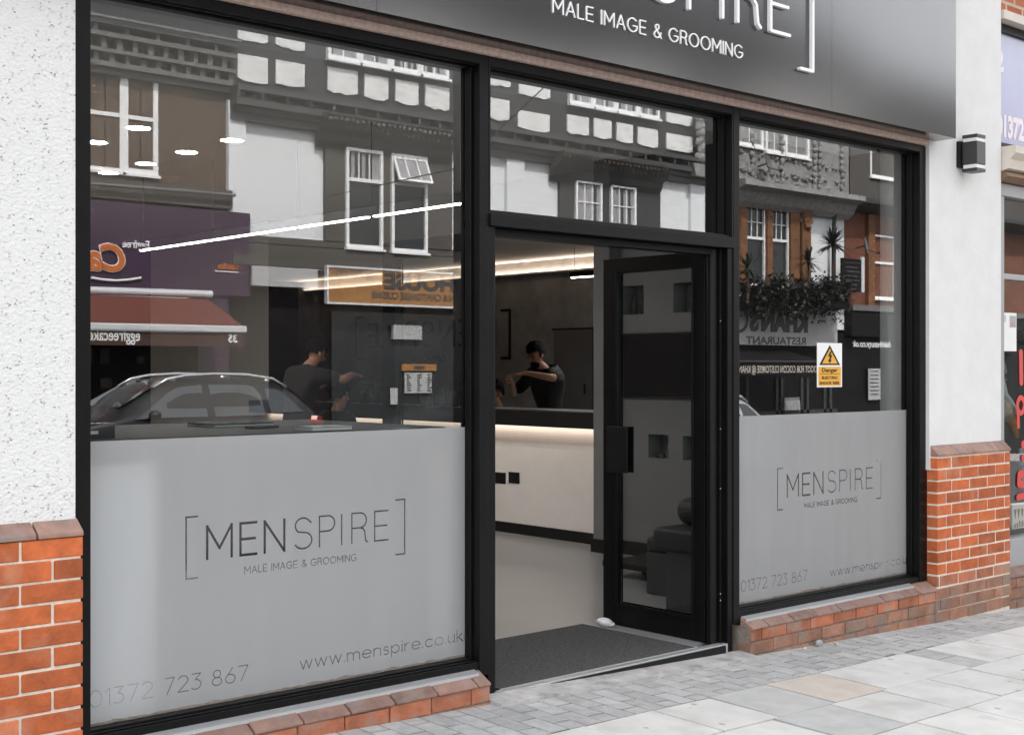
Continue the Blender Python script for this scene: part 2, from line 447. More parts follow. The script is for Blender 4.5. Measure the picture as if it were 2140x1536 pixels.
M = {
 'black': mat("black_frame_paint", (.0040, .0040, .0044), .4, var=.3, scale=9, bump=.05, bscale=30, spec=.2),
 'black2': mat("black_satin", (.006, .006, .0065), .5, var=.2, spec=.3),
 'anthracite': mat("anthracite_sign_panel", (.145, .145, .148), .145, metal=1, var=.03, scale=2),
 'lampgrey': mat("lamp_grey_paint", (.035, .035, .036), .4, var=.05),
 'white_letter': mat("white_acrylic", (.86, .86, .86), .3, var=.02),
 'roughcast': roughcast(),
 'render': mat("smooth_white_render", (.70, .70, .69), .9, var=.05, scale=5, bump=.12, bscale=35, stain=((.62, .60, .57), .60, .80, 2.2, .5)),
 'brick': mat("orange_red_brick", (.44, .105, .030), .8, var=.26, scale=14, bump=.4, bscale=70, island=.24, stain=((.50, .25, .16), .57, .75, 5, .6)),
 'brick_old': mat("worn_red_brick", (.36, .125, .065), .85, var=.3, scale=10, bump=.5, bscale=60, island=.28, stain=((.30, .25, .20), .48, .68, 7, .8)),
 'brick_grime': mat("grimy_brick", (.29, .145, .095), .9, var=.3, scale=9, bump=.5, bscale=60, island=.2, stain=((.21, .18, .155), .48, .66, 8, .7)),
 'tile': mat("plum_brown_sill_brick", (.25, .150, .120), .75, var=.3, scale=11, bump=.45, bscale=50, island=.18, stain=((.24, .21, .19), .5, .68, 6, .6)),
 'mortar': mat("lime_mortar", (.70, .62, .52), .95, var=.15, scale=30, bump=.4, bscale=120),
 'mortar_dark': mat("dirty_mortar", (.22, .18, .15), .95, var=.3, scale=30, bump=.4, bscale=120),
 'lintel': mat("pink_brown_stone", (.62, .47, .41), .9, var=.25, scale=40, bump=.5, bscale=140),
 'alu': mat("grey_aluminium", (.55, .56, .57), .35, metal=.6, var=.08, stretch=(1, 8, 8)),
 'step': mat("pale_worn_concrete", (.42, .41, .40), .9, var=.25, scale=9, bump=.3, bscale=60, stain=((.14, .135, .13), .52, .7, 8, .7)),
 'slab': mat("pale_concrete_slab", (.57, .565, .55), .85, var=.10, scale=5, bump=.15, bscale=120, island=.06, stain=((.36, .34, .31), .52, .78, 4, .6), spots=5.5),
 'slab_tan': mat("buff_slab", (.50, .45, .40), .85, var=.1, scale=7, bump=.15, bscale=120),
 'slab_grey': mat("grey_slab", (.44, .44, .435), .85, var=.12, scale=7, bump=.15, bscale=120),
 'paver': mat("grey_block_paver", (.39, .39, .39), .9, var=.16, scale=16, bump=.35, bscale=110, island=.12, stain=((.50, .495, .49), .5, .75, 4, .6)),
 'joint': mat("pavement_joint_sand", (.13, .115, .09), .95, var=.4, scale=40),
 'asphalt': mat("asphalt", (.055, .055, .056), .9, var=.2, scale=30, bump=.3, bscale=200),
 'kerb': mat("granite_kerb", (.34, .33, .32), .85, var=.15, scale=60),
 'pane': glass("shop_pane", 2.3, (.82, .84, .84), .03),
 'door_pane': glass("door_pane", 1.33, (.92, .93, .93)),
 'film': film_mat(),
 'mirror': mirror_mat(),
 'floor': mat("pale_resin_floor", (.275, .28, .285), .28, var=.06, scale=3),
 'ceiling': mat("matt_ceiling_paint", (.72, .68, .64), .9, var=.02),
 'concrete': mat("dark_polished_plaster", (.25, .245, .24), .6, var=.3, scale=1.6),
 'wall_in': mat("warm_white_wall", (.66, .63, .60), .8, var=.03),
 'wall_grey': mat("mid_grey_wall", (.13, .13, .132), .8, var=.06, scale=3),
 'white_in': mat("white_panel", (.78, .78, .78), .5, var=.02),
 'mat': mat("charcoal_entrance_mat", (.060, .060, .061), .95, var=.85, scale=85, bump=1, bscale=110),
 'led': emission("warm_led", (1, .80, .66), 2.0),
 'led_soft': emission("warm_led_cove", (1, .78, .62), 8),
 'tube': emission("linear_lamp", (1, .93, .87), 14),
 'disc': emission("downlight", (1, .92, .84), 46),
 'shirt': mat("black_cotton", (.008, .008, .009), .9, var=.2),
 'jeans': mat("dark_trousers", (.012, .012, .015), .9, var=.2),
 'skin': mat("skin", (.32, .155, .095), .55, var=.08),
 'hair': mat("dark_hair", (.004, .0031, .0028), .85, var=.4, scale=60, bump=.6, bscale=160, spec=.08),
 'leather': mat("black_leather", (.009, .009, .010), .65, var=.2, bump=.2, bscale=90),
 'charcoal': mat("charcoal_upholstery", (.030, .030, .032), .7, var=.2, scale=20),
 'screen': mat("tv_screen", (.006, .006, .007), .12, var=0),
 'paper': mat("white_paper", (.78, .78, .77), .8, var=.03),
 'yellow': mat("warning_yellow", (.72, .36, .035), .5, var=.05),
 'clear': mat("frosted_lens", (.80, .81, .82), .2, var=.05),
 # opposite side of the street
 'o_white': mat("white_painted_brick", (.72, .735, .75), .8, var=.07, scale=3, bump=.5, bscale=12, stretch=(1, 1, 6)),
 'o_panel': mat("old_white_infill", (.74, .74, .73), .9, var=.12, scale=4, bump=.6, bscale=10, stretch=(1, 1, 4), stain=((.36, .35, .33), .52, .72, 3, .5)),
 'o_dark': mat("dark_grey_timber_paint", (.034, .034, .035), .7, var=.2, scale=3),
 'o_dark2': mat("black_grey_timber_paint", (.035, .035, .036), .7, var=.2, scale=3),
 'o_greydark': mat("mid_grey_timber_paint", (.055, .055, .056), .7, var=.2, scale=3),
 'slate': mat("dark_roof_slate", (.035, .035, .038), .8, var=.3, scale=6),
 'n_brick': brickmat("bright_red_brick", (.38, .10, .04), (.46, .15, .07), (.55, .42, .33)),
 'dishgrey': mat("grey_dish_paint", (.12, .12, .122), .6, var=.1),
 'o_grey': mat("grey_painted_cornice", (.13, .128, .124), .7, var=.15, scale=4),
 'o_taupe': mat("taupe_painted_wall", (.075, .069, .062), .8, var=.12, scale=2),
 'o_wframe': mat("white_window_frame", (.82, .82, .82), .4, var=.03),
 'o_pane': mat("dark_window_glass", (.026, .028, .030), .05, var=.3, scale=.8, spec=.5),
 'o_curtain': mat("net_curtain", (.30, .30, .31), .9, var=.35, scale=9, stretch=(6, 1, .3)),
 'o_brown': brickmat("brown_brick", (.085, .052, .032), (.115, .068, .040), (.085, .066, .05)),
 'o_red': brickmat("red_brick", (.14, .036, .015), (.19, .050, .02), (.13, .08, .055)),
 'terracotta': mat("terracotta", (.17, .075, .03), .75, var=.25, scale=5, island=.12),
 'stone': mat("carved_grey_stone", (.23, .226, .218), .9, var=.35, scale=9, bump=.9, bscale=25),
 'purple': mat("dark_purple_fascia", (.050, .026, .052), .45, var=.08, scale=1.2),
 'pinkish': mat("dusty_pink_fascia", (.26, .15, .13), .55, var=.1),
 'awning': mat("rust_awning_cloth", (.125, .036, .026), .85, var=.12, scale=4),
 'awning2': mat("brown_valance_cloth", (.060, .030, .024), .85, var=.12),
 'orange': mat("orange_letter", (.55, .15, .03), .5, var=.05),
 'amber': mat("amber_sign_board", (.33, .155, .048), .5, var=.05),
 'silver': mat("awning_bar_aluminium", (.70, .71, .72), .35, metal=.3, var=.05),
 'shopdark': mat("dark_shopfront", (.009, .008, .0085), .6, var=.3, scale=2, spec=.15),
 'khan': mat("pale_grey_sign_board", (.40, .40, .40), .5, var=.06),
 'darkgrey_letter': mat("dark_grey_letter", (.055, .055, .057), .5, var=.1),
 'leaf': mat("dark_strap_leaf", (.018, .025, .016), .5, var=.4, scale=8, island=.4),
 'leaf2': mat("trailing_foliage", (.020, .024, .018), .6, var=.5, scale=8, island=.5),
 'bark': mat("yucca_stem", (.06, .045, .032), .9, var=.3),
 'carpaint': mat("dark_grey_car_paint", (.012, .0125, .0135), .35, metal=0, var=.04, coat=.22),
 'carwhite': mat("silver_car_paint", (.42, .43, .44), .3, metal=.2, var=.04, coat=.4),
 'carglass': mat("car_glass", (.16, .17, .18), .05, metal=.85, var=0),
 'rubber': mat("rubber", (.012, .012, .012), .9, var=.2),
 'rim': mat("alloy", (.45, .45, .46), .3, metal=.9, var=.05),
 'chrome': mat("bright_rail", (.75, .76, .77), .25, metal=.8, var=.03),
 'redlens': mat("red_lens", (.20, .010, .010), .2, var=.1),
 'cable': mat("black_cable", (.01, .01, .01), .6, var=0),
 # neighbour on the right
 'n_sign': mat("lavender_sign", (.36, .37, .53), .25, var=.03, spec=.7),
 'n_cream': mat("cream_moulding", (.62, .56, .49), .6, var=.08),
 'n_brown': mat("brown_moulding", (.20, .12, .07), .6, var=.15),
 'n_letter': mat("pale_pink_letter", (.80, .72, .74), .5, var=.02),
 'n_grey': mat("grey_painted_frame", (.34, .345, .35), .5, var=.05),
 'red': mat("red_vinyl", (.62, .055, .05), .4, var=.04),
 'plush_pink': mat("pink_plush", (.62, .36, .38), .95, var=.3, scale=12, bump=.8, bscale=120),
 'plush_lilac': mat("lilac_plush", (.50, .47, .50), .95, var=.25, scale=12, bump=.8, bscale=120),
 'plush_orange': mat("ginger_plush", (.62, .33, .09), .95, var=.3, scale=12, bump=.8, bscale=120),
 'plush_cream': mat("cream_plush", (.66, .55, .42), .95, var=.3, scale=12, bump=.8, bscale=120),
 'n_pink': mat("pink_book_cover", (.55, .22, .28), .6, var=.2),
}

# ------------------------------------------------------------------ ground
def gquad(mb, x0, x1, y0, y1, dz, n=1):
    """a sheet that follows the fall of the street"""
    mb.face([(x0, y0, gz(x0, y0) + dz), (x1, y0, gz(x1, y0) + dz), (x1, y1, gz(x1, y1) + dz), (x0, y1, gz(x0, y1) + dz)])
mb = MB(); gquad(mb, -190, 200, -200, -5.42, -.13); mb.face([(-190, -5.42, gz(-190, -5.42) - .13), (200, -5.42, gz(200, -5.42) - .13), (200, 200, gz(200, -5.42) - .5), (-190, 200, gz(-190, -5.42) - .5)], True)
tag(mb.build("road", M['asphalt']), kind="structure")
mb = MB()
for z in (0,):
    x0, x1, y0, y1 = -60, 70, -5.2, .2
    top = [(x0, y0, gz(x0, y0)), (x1, y0, gz(x1, y0)), (x1, y1, gz(x1, y1)), (x0, y1, gz(x0, y1))]
    bot = [(p[0], p[1], p[2] - .3) for p in top]
    mb.face([top[0], top[1], top[2], top[3]]); mb.face([bot[0], bot[1], top[1], top[0]])
bed = tag(mb.build("pavement", M['joint']), kind="structure")
def slab(mb, pts, h=.005, inset=.0046, dz=0.0):
    c = [sum(p[i] for p in pts) / len(pts) for i in (0, 1)]
    q = []
    for p in pts:
        d = math.hypot(p[0] - c[0], p[1] - c[1]); k = (d - inset * 1.4) / d
        q.append((c[0] + (p[0] - c[0]) * k, c[1] + (p[1] - c[1]) * k))
    t1, t2 = random.uniform(-.0012, .0012), random.uniform(-.0012, .0012)
    up = [(x, y, gz(x, y) + h + dz + t1 * (x - c[0]) * 8 + t2 * (y - c[1]) * 8) for x, y in q]
    lo = [(x, y, gz(x, y) - .002) for x, y in q]
    mb.face(up)
    for i in range(len(q)):
        j = (i + 1) % len(q); mb.face([lo[i], lo[j], up[j], up[i]])
SH = .034                                            # the slab rows run very slightly off the shop line
def rowy(r, x): return -.50 - .41 * r + SH * (x - 5.3)
mbs, mbt, mbg, mbp = MB(), MB(), MB(), MB()
XB = [4.342, 4.747, 5.186, 5.641, 6.10, 6.50]
for r in range(0, 11):
    if r % 2 == 0:
        xs = [4.342 - .44 * k for k in range(12, 0, -1)] + [4.342, 4.747, 5.186, 5.641, 6.48] + [6.70 + .44 * k for k in range(0, 12)]
    else:
        xs = [4.53 - .44 * k for k in range(12, 0, -1)] + [4.716, 5.159, 5.61, 6.033, 6.463, 6.90] + [6.90 + .44 * k for k in range(1, 12)]
    for i in range(len(xs) - 1):
        a, b = xs[i], xs[i + 1]
        if r % 2 == 0 and abs(a - 6.48) < .01:       # the narrow grey strip between two slabs
            for k in range(2):
                slab(mbp, [(a, rowy(r + (k + 1) / 2, a)), (b, rowy(r + (k + 1) / 2, b)), (b, rowy(r + k / 2, b)), (a, rowy(r + k / 2, a))])
            continue
        dx = -.028 * (r % 2)
        pts = [(a + dx, rowy(r + 1, a)), (b + dx, rowy(r + 1, b)), (b + dx, rowy(r, b)), (a + dx, rowy(r, a))]
        tgt = mbs
        if r == 0 and abs(a - 5.186) < .01: tgt = mbt
        elif (r == 0 and abs(a - 4.747) < .01) or (r == 1 and abs(a - 4.716) < .01) or (r > 1 and random.random() < .12): tgt = mbg
        slab(tgt, pts, h=.006)
mbs.build("slab_paving", M['slab'], bed); mbt.build("buff_slab", M['slab_tan'], bed); mbg.build("grey_slab", M['slab_grey'], bed)
# block pavers between the slabs and the shop, in a herringbone that runs along the wall
px = -2.0
k = 0
while px < 12:
    y0 = -.03
    row = 0
    while True:
        a, b = px, px + .103
        yy0 = y0 - row * .205 - (.1025 if k % 2 else 0)
        yy1 = max(yy0 - .203, rowy(0, px + .05) + .004)
        if yy0 <= yy1 + .02: break
        if row == 0 and k % 2:
            slab(mbp, [(a, -.132), (b, -.132), (b, -.03), (a, -.03)], h=.004)
        slab(mbp, [(a, yy1), (b, yy1), (b, yy0), (a, yy0)], h=.004)
        row += 1
    px += .104; k += 1
mbp.build("block_paving", M['paver'], bed)
mb = MB(); gquad(mb, -60, 70, -5.42, -5.205, .0); mb.face([(-60, -5.42, gz(-60, -5.42) - .3), (70, -5.42, gz(70, -5.42) - .3), (70, -5.42, gz(70, -5.42)), (-60, -5.42, gz(-60, -5.42))])
tag(mb.build("kerb", M['kerb']), kind="structure")
mb = MB(); gquad(mb, -60, 90, -17.5, -14.75, -.06); mb.face([(90, -14.75, gz(90, -14.75) - .06), (-60, -14.75, gz(-60, -14.75) - .06), (-60, -14.75, gz(-60, -14.75) - .4), (90, -14.75, gz(90, -14.75) - .4)])
tag(mb.build("far_pavement", M['kerb']), kind="structure")

# ------------------------------------------------------------------ the barber's shop
shop = thing("barber_shop", "barber's shop front with black framed windows and open black door between white piers", "shop")
def bricks(mb, x0, x1, zt, rows, yf, depth, L=.215, first=0.0, joint=.010, h=.065, course=.075, ret=None, jit=.0015):
    """courses of real bricks downwards from zt; first = how far the even courses are shifted"""
    for r in range(rows):
        z1 = zt - r * course; z0 = z1 - h
        x = x1
        l = L if (r + int(first)) % 2 == 0 else (L - joint) / 2
        while x > x0 + .01:
            a = max(x - l, x0)
            j = lambda: random.uniform(-jit, jit)
            if x - a > .012: mb.box(a + j() * .5, x + j() * .5, yf + j(), yf + depth, z0 + j(), z1 + j())
            x = a - joint; l = L
# left pier
p = MB().box(-3.2, 1.925, .0, .30, .90, 3.4).build("pier", M['roughcast'], shop); p["label"] = "white roughcast left pier"
pl = MB(); bricks(pl, .2, 1.932, .958, 14, -.05, .1, first=0); pl = pl.build("brick_plinth", M['brick'], p, bevel=.004)
MB().box(.19, 1.925, -.044, .045, -.2, .957).build("mortar", M['mortar'], p)
c = MB()
for a, b in ((.2, 1.03), (1.035, 1.40), (1.405, 1.765), (1.772, 1.932)):
    c.prism([(.004, 1.02), (-.056, .978), (-.056, .962), (.03, .962), (.03, 1.02)], 'x', a, b)
c.build("coping", M['tile'], p, bevel=.003)
# right pier
p = MB().box(7.515, 8.420, .0, .30, .90, 9.0).build("pier", M['render'], shop); p["label"] = "smooth white right pier"
MB().box(7.5325, 8.446, -.0475, .3, -.3, .985).build("mortar", M['mortar'], p)
q = MB()
rows = 10
for r in range(rows):
    z1 = .975 - r * .0748; z0 = z1 - .0635; x = 7.53
    seq = [.165, .215, .215, .215, .2] if r % 2 == 0 else [.100, .160, .215, .215, .20]
    for i, l in enumerate(seq):
        b = min(x + l, 8.45)
        if b - x > .03:
            j = lambda: random.uniform(-.0015, .0015)
            q.box(x + j(), b + j(), -.05 + j(), .12 if i == 0 else .06, z0 + j(), z1 + j())
        x = b + .010
q.build("brick_plinth", M['brick'], p, bevel=.003)
q = MB(); bricks(q, 7.53, 8.45, .975 - 10 * .0748, 1, -.05, .1, first=0); 
q.build("brick_plinth", M['brick_old'], p, bevel=.003)
q = MB(); bricks(q, 7.5, 8.45, .975 - 11 * .0748, 3, -.055, .1, first=1, jit=.003); q.build("brick_footing", M['brick_grime'], p, bevel=.004)
c = MB()
for a, b in ((7.53, 8.30), (8.304, 8.455)):
    c.prism([(.004, 1.058), (-.056, 1.0), (-.056, .986), (.03, .986), (.03, 1.058)], 'x', a, b)
c.build("coping", M['tile'], p, bevel=.003)
# masonry above and behind
MB().box(-3.2, 7.515, .0, .30, 3.4, 9.0).box(-3.2, 1.925, .30, .34, -.3, 9).build("upper_wall", M['render'], shop)
MB().box(-3.2, 8.42, .3, 18.2, 8.8, 9.0).build("roof", M['o_dark'], shop)
MB().box(1.925, 7.515, .0, .30, 2.958, 3.398).build("lintel", M['lintel'], shop)
# frames
FY0, FY1, GY = .025, .16, .12
def window(name, x0, x1, z0, z1, label, jl, jr, head, rail, film=None):
    f = MB()
    f.box(x0, x0 + jl, FY0, FY1, z0, z1); f.box(x1 - jr, x1, FY0, FY1, z0, z1)
    f.box(x0 + jl, x1 - jr, FY0, FY1, z1 - head, z1); f.box(x0 + jl, x1 - jr, FY0 + .006, FY1, z0, z0 + rail)
    # glazing beads, so that the frame reads as a profile
    a, b, c0, d = x0 + jl, x1 - jr, z0 + rail, z1 - head
    f.box(a, a + .012, .075, .116, c0, d); f.box(b - .012, b, .075, .116, c0, d); f.box(a + .012, b - .012, .075, .116, d - .012, d)
    f.box(a + .012, b - .012, .07, .116, c0, c0 + .012)
    f.box(a, b, .045, .058, c0, c0 + .006); f.box(a, b, .04, .055, d - .005, d)
    fr = f.build(name, M['black'], shop, bevel=.003)
    fr["label"] = label
    pane = MB().box(a, b, GY, GY + .006, c0, d).build("pane", M['pane'], fr)
    return fr
wl = window("window", 1.932, 3.862, .165, 2.952, "large left window", .061, .052, .040, .064)
wr = window("window", 5.600, 7.545, .165, 2.952, "large right window", .050, .098, .040, .064)
wt = window("transom_window", 3.864, 5.598, 2.192, 2.952, "fixed light over the door", .012, .012, .040, .066)
MB().box(3.866, 5.596, .012, .024, 2.190, 2.246).build("transom_bar", M['black'], shop, bevel=.002)
MB().box(1.932, 7.53, .035, .15, 2.9525, 2.9575).build("head_packing", M['black2'], shop)
# frosted films with the lettering cut out of them, stuck on the street side of both panes
FZ0, FZ1, FYF = .232, 1.280, GY - .0012
st = logo(2.415, .738, 1.0, .0105, .0062, tagthin=.0034) + word('01372 723 867', 2.03, .309, .060, .654, gap=.2, space=.42, w=.0036) \
     + word('www.menspire.co.uk', 2.928, .313, .055, .861, gap=.19, w=.0042)
cut_film("frosted_film", 1.994, 3.808, FZ0, FZ1, FYF, st, M['film'], wl)
st = logo(6.109, .738, 1.0, .0105, .0066, tagthin=.0042) + word('01372 723 867', 5.782, .309, .060, .606, gap=.2, space=.42, w=.0040) \
     + word('www.menspire.co.uk', 6.621, .306, .055, .867, gap=.19, w=.0042)
cut_film("frosted_film", 5.652, 7.446, FZ0, FZ1, FYF, st, M['film'], wr)
# dirt line and torn film at the foot of the panes
for f, a, b in ((wl, 1.996, 3.806), (wr, 5.654, 7.444)):
    m = MB(); x = a; top = []
    while x < b:
        top.append((x, .2475 + random.choice((0, 0, .001, .002, .006)) + random.uniform(0, .002))); x += random.uniform(.012, .06)
    m.prism([(a, .2425), (b, .2425), (b, .249)] + top[::-1], 'y', GY - .0040, GY - .0026)
    m.build("sealant", M['mortar_dark'], f)
# stall risers: two courses of brick under sloping sill bricks, and a metal drip
def riser(x0, x1, cuts, right):
    r = MB(); zt = .135 if not right else .142
    bricks(r, x0, x1 - .003, zt, 1 if not right else 1, -.05, .1, first=0 if right else 1, joint=.008, jit=.0025)
    o = r.build("stall_riser", M['brick_old'], shop, bevel=.004)
    r = MB(); bricks(r, x0, x1, zt - .073, 3, -.048, .1, first=1 if right else 0, joint=.009, jit=.003)
    r.build("footing_course", M['brick_grime'], o, bevel=.005)
    MB().box(x0 - .0, x1 - .006, -.041, .10, -.35, zt + .01).build("mortar", M['mortar_dark'], o)
    s = MB()
    for a, b in zip(cuts[:-1], cuts[1:]):
        j = random.uniform(-.002, .002)
        s.prism([(.03, .196 + j), (-.058, .150 + j), (-.058, .138), (-.04, .136), (.03, .136)], 'x', a + .004, b - .003)
    s.build("sill_brick", M['tile'], o, bevel=.005)
    MB().prism([(.06, .1995), (.06, .197), (-.002, .186), (-.004, .174), (-.0065, .174), (-.005, .1895), (.03, .1995)], 'x', cuts[0] + (.015 if right else 0), cuts[-1] - (.2 if right else .03)).build("drip", M['alu'], o)
    MB().box(x0 + .004, x1 - .004, .028, .15, .14, .1645).build("sub_frame", M['black2'], o)
riser(1.94, 3.812, [1.94, 2.16, 2.385, 2.61, 2.835, 3.06, 3.285, 3.51, 3.735, 3.812], False)
riser(5.655, 7.53, [5.655, 5.80, 6.03, 6.25, 6.48, 6.93, 7.15, 7.32, 7.53], True)
# door frame, threshold, floor
MB().box(3.864, 3.905, .030, .16, .035, 2.19).box(3.905, 3.935, .06, .16, .06, 2.19).box(3.935, 3.953, .085, .15, .06, 2.19) \
    .box(5.556, 5.597, .030, .16, .0, 2.19).box(5.53, 5.556, .06, .12, .05, 2.19) \
    .box(3.953, 5.53, .085, .16, 2.155, 2.19).build("door_frame", M['black'], shop, bevel=.003)
st_p = MB()
for a, b in ((3.815, 4.72), (4.723, 5.654)):
    za, zb = gz(a, -.1) + .016, gz(b, -.1) + .016
    st_p.face([(a, -.115, za), (b, -.115, zb), (b, .03, zb + .012), (a, .03, za + .012)]).face([(a, -.115, za - .1), (b, -.115, zb - .1), (b, -.115, zb), (a, -.115, za)])
    st_p.face([(a, .03, -.3), (a, -.115, -.3), (a, -.115, za), (a, .03, za + .012)], True).face([(b, .03, -.3), (b, -.115, -.3), (b, -.115, zb), (b, .03, zb + .012)])
st_p.build("threshold", M['step'], shop)
MB().box(3.905, 5.556, .028, .075, -.1, .070).build("threshold_bar", M['alu'], shop, bevel=.003)
MB().box(3.905, 5.53, .019, .0275, .0, .063).build("threshold_shadow_gap", M['black2'], shop, bevel=.002)  # black strip in place of the shadow gap before the metal bar
# door leaves, both folded in at right angles
def leaf(X, side, label):
    d = thing("door", None, None); d.parent = shop; d["label"] = label
    y0, y1, z0, z1 = .135, .905, .064, 2.178
    f = MB()
    X0, X1 = X - .022, X + .022
    f.box(X0, X1, y0, y0 + .085, z0, z1); f.box(X0, X1, y1 - .105, y1, z0, z1)
    f.box(X0, X1, y0 + .085, y1 - .105, z1 - .085, z1); f.box(X0, X1, y0 + .085, y1 - .105, z0, z0 + .125)
    for s in (-1, 1):
        e = X + s * .022
        f.box(e, e + s * .006, y0 + .083, y0 + .095, z0 + .12, z1 - .08); f.box(e, e + s * .006, y1 - .115, y1 - .103, z0 + .12, z1 - .08)
        f.box(e, e + s * .006, y0 + .095, y1 - .115, z0 + .12, z0 + .132)
    f.build("door_leaf_frame", M['black'], d, bevel=.003)
    MB().box(X - .003, X + .003, y0 + .085, y1 - .105, z0 + .125, z1 - .085).build("pane", M['door_pane'], d)
    h = MB()
    for s in (-1, 1):
        h.box(X + s * .023, X + s * .029, y1 - .20, y1 - .035, .945, 1.21)
    h.build("push_plate", M['black2'], d, bevel=.004)
    MB().tube([(X, .105, .058), (X, .105, 2.185)], .030, 16).build("pivot_post", M['black'], d, smooth=False)
leaf(5.515, 1, "right leaf folded inward")
leaf(3.930, -1, "left leaf folded inward")
for z in (.30, .335, .90, 1.22, 1.8):
    MB().blob((5.5295, .058, z), .0035, .003, .0035, 8, 5).build("frame_screw", M['alu'], shop)
MB().box(1.75, 7.9, .16, 17.6, -.2, .062).build("floor", M['floor'], shop)
tag(MB().box(3.976, 5.345, .078, .925, .0625, .073).build("doormat", M['mat'], bevel=.003), "charcoal textured entrance mat inside the open door", "doormat")
MB().box(5.346, 5.360, .078, .93, .06, .074).box(3.976, 5.36, .0755, .0775, .06, .072).build("mat_trim", M['alu'], shop)
m = MB().blob((0, 0, .028), .055, .038, .026, 20, 12, M=Matrix.Rotation(rad(14), 4, 'Y'))
m.blob((.030, -.004, .014), .036, .034, .014, 16, 8)
tag(m.build("doorstop", M['white_in'], smooth=True, loc=(5.40, .80, .064)), "smooth white pebble doorstop holding the right door leaf open", "doorstop")

# ------------------------------------------------------------------ fascia sign and wall lamp
sg = thing("shop_sign", "anthracite fascia sign panel with raised white bracketed lettering over the black shop front", "sign")
s = MB()
SY = -.15
for a, b in ((.2, 1.598), (1.600, 3.118), (3.120, 6.248), (6.250, 7.575)):
    s.box(a, b, SY, -.004, 2.988, 4.75)
s.build("sign_panel", M['anthracite'], sg)
k = 2.34
L = logo(3.597, 3.178, k, .017, .017, tagcap=.0275, tagx=(4.092 - 3.597) / k, tagw=(5.448 - 4.092) / k, tagz=(3.158 - 3.178) / k, tagthin=.0056)
raised("lettering", L[:13], SY - .001, -.022, M['white_letter'], sg)
raised("tagline", L[13:], SY - .001, -.008, M['white_letter'], sg)
lp = thing("wall_lamp", "dark grey up and down wall lamp on the white right pier", "wall lamp", loc=(7.915, 0, .318))
def lampbox(x0, x1, y0, y1, z0, z1): return MB().box(x0, x1, y0, y1, z0, z1)
lampbox(-.075, .035, -.028, -.001, 2.53, 2.70).build("back_plate", M['black2'], lp, bevel=.002)
lampbox(-.055, .055, -.135, -.030, 2.545, 2.692).build("lamp_body", M['lampgrey'], lp, bevel=.003)
lampbox(-.05, .05, -.130, -.035, 2.520, 2.5445).lathe([(.03, 2.502), (.03, 2.5195)], (0, -.08, 0)).build("lens", M['clear'], lp, bevel=.002)
lampbox(-.05, .05, -.130, -.035, 2.6925, 2.716).build("lens", M['clear'], lp, bevel=.002)
lampbox(-.055, .055, -.135, -.030, 2.498, 2.5195).build("end_cap", M['lampgrey'], lp, bevel=.002)
lampbox(-.055, .055, -.135, -.030, 2.7165, 2.738).build("end_cap", M['lampgrey'], lp, bevel=.002)
# warning notice inside the right window
wx0, wx1 = ony(1707, 760, GY).x, ony(1759, 760, GY).x
wz1, wz0 = ony(1733, 718, GY).z, ony(1733, 810, GY).z
NY = GY - .002
ws = thing("warning_sign", "yellow and white electrical danger notice stuck on the right window", "notice")
MB().box(wx0, wx1, NY, GY - .0005, wz0, wz1).build("notice_sheet", M['paper'], ws)
cx_ = (wx0 + wx1) / 2; wW = wx1 - wx0; wH = wz1 - wz0
tb, tt = wz0 + wH * .50, wz1 - wH * .045
MB().prism([(cx_ - wW * .42, tb), (cx_ + wW * .42, tb), (cx_, tt)], 'y', NY - .0012, NY - .0004).build("triangle_border", M['black2'], ws)
MB().prism([(cx_ - wW * .31, tb + wH * .035), (cx_ + wW * .31, tb + wH * .035), (cx_, tt - wH * .085)], 'y', NY - .002, NY - .0014).build("triangle", M['yellow'], ws)
zz = lambda f: tb + (tt - tb) * f
MB().prism([(cx_ + .02 * wW, zz(.70)), (cx_ - .09 * wW, zz(.42)), (cx_ - .005 * wW, zz(.44)), (cx_ - .05 * wW, zz(.24)), (cx_ - .10 * wW, zz(.25)), (cx_ + .0 * wW, zz(.10)), (cx_ + .075 * wW, zz(.27)), (cx_ + .02 * wW, zz(.255)), (cx_ + .10 * wW, zz(.52)), (cx_ + .02 * wW, zz(.50)), (cx_ + .08 * wW, zz(.70))], 'y', NY - .0028, NY - .0022).build("lightning_bolt", M['black2'], ws)
MB().box(wx0 + .05 * wW, wx1 - .05 * wW, NY - .0012, NY - .0004, wz0 + .03 * wH, wz0 + .46 * wH).build("text_panel", M['yellow'], ws)
for body, zf, sz in (("Danger", .345, .125), ("ELECTRIC", .185, .085), ("SHOCK RISK", .065, .085)):
    text("notice_text", body, sz * wH, M['black2'], ws, (wx0 + (.18 if body != "SHOCK RISK" else .09) * wW, NY - .0016, wz0 + zf * wH), fit=(.64 if body != "SHOCK RISK" else .82) * wW, bold=.001)
MB().box(wx0 + .1 * wW, wx1 - .1 * wW, NY - .0018, NY - .0013, wz0 + .295 * wH, wz0 + .305 * wH).build("rule", M['black2'], ws)

# ------------------------------------------------------------------ inside the shop
CZ = 3.22
XM = 7.87                                            # the mirror wall
MB().box(1.75, 8.4, .30, 17.6, CZ, CZ + .1).build("ceiling", M['ceiling'], shop)
MB().box(1.93, 7.54, .40, .62, 2.966, CZ - .001).build("bulkhead", M['white_in'], shop)
MB().box(1.60, 1.75, .345, 17.6, -.1, CZ + .1).build("inner_wall", M['concrete'], shop)["label"] = "dark plaster left wall"
MB().box(1.60, 8.4, 17.6, 17.75, -.1, CZ + .1).build("inner_wall", M['shopdark'], shop)
MB().box(7.66, 8.2, .31, .45, .0, CZ - .001).build("inner_wall", M['white_in'], shop)["label"] = "white return beside the right window"
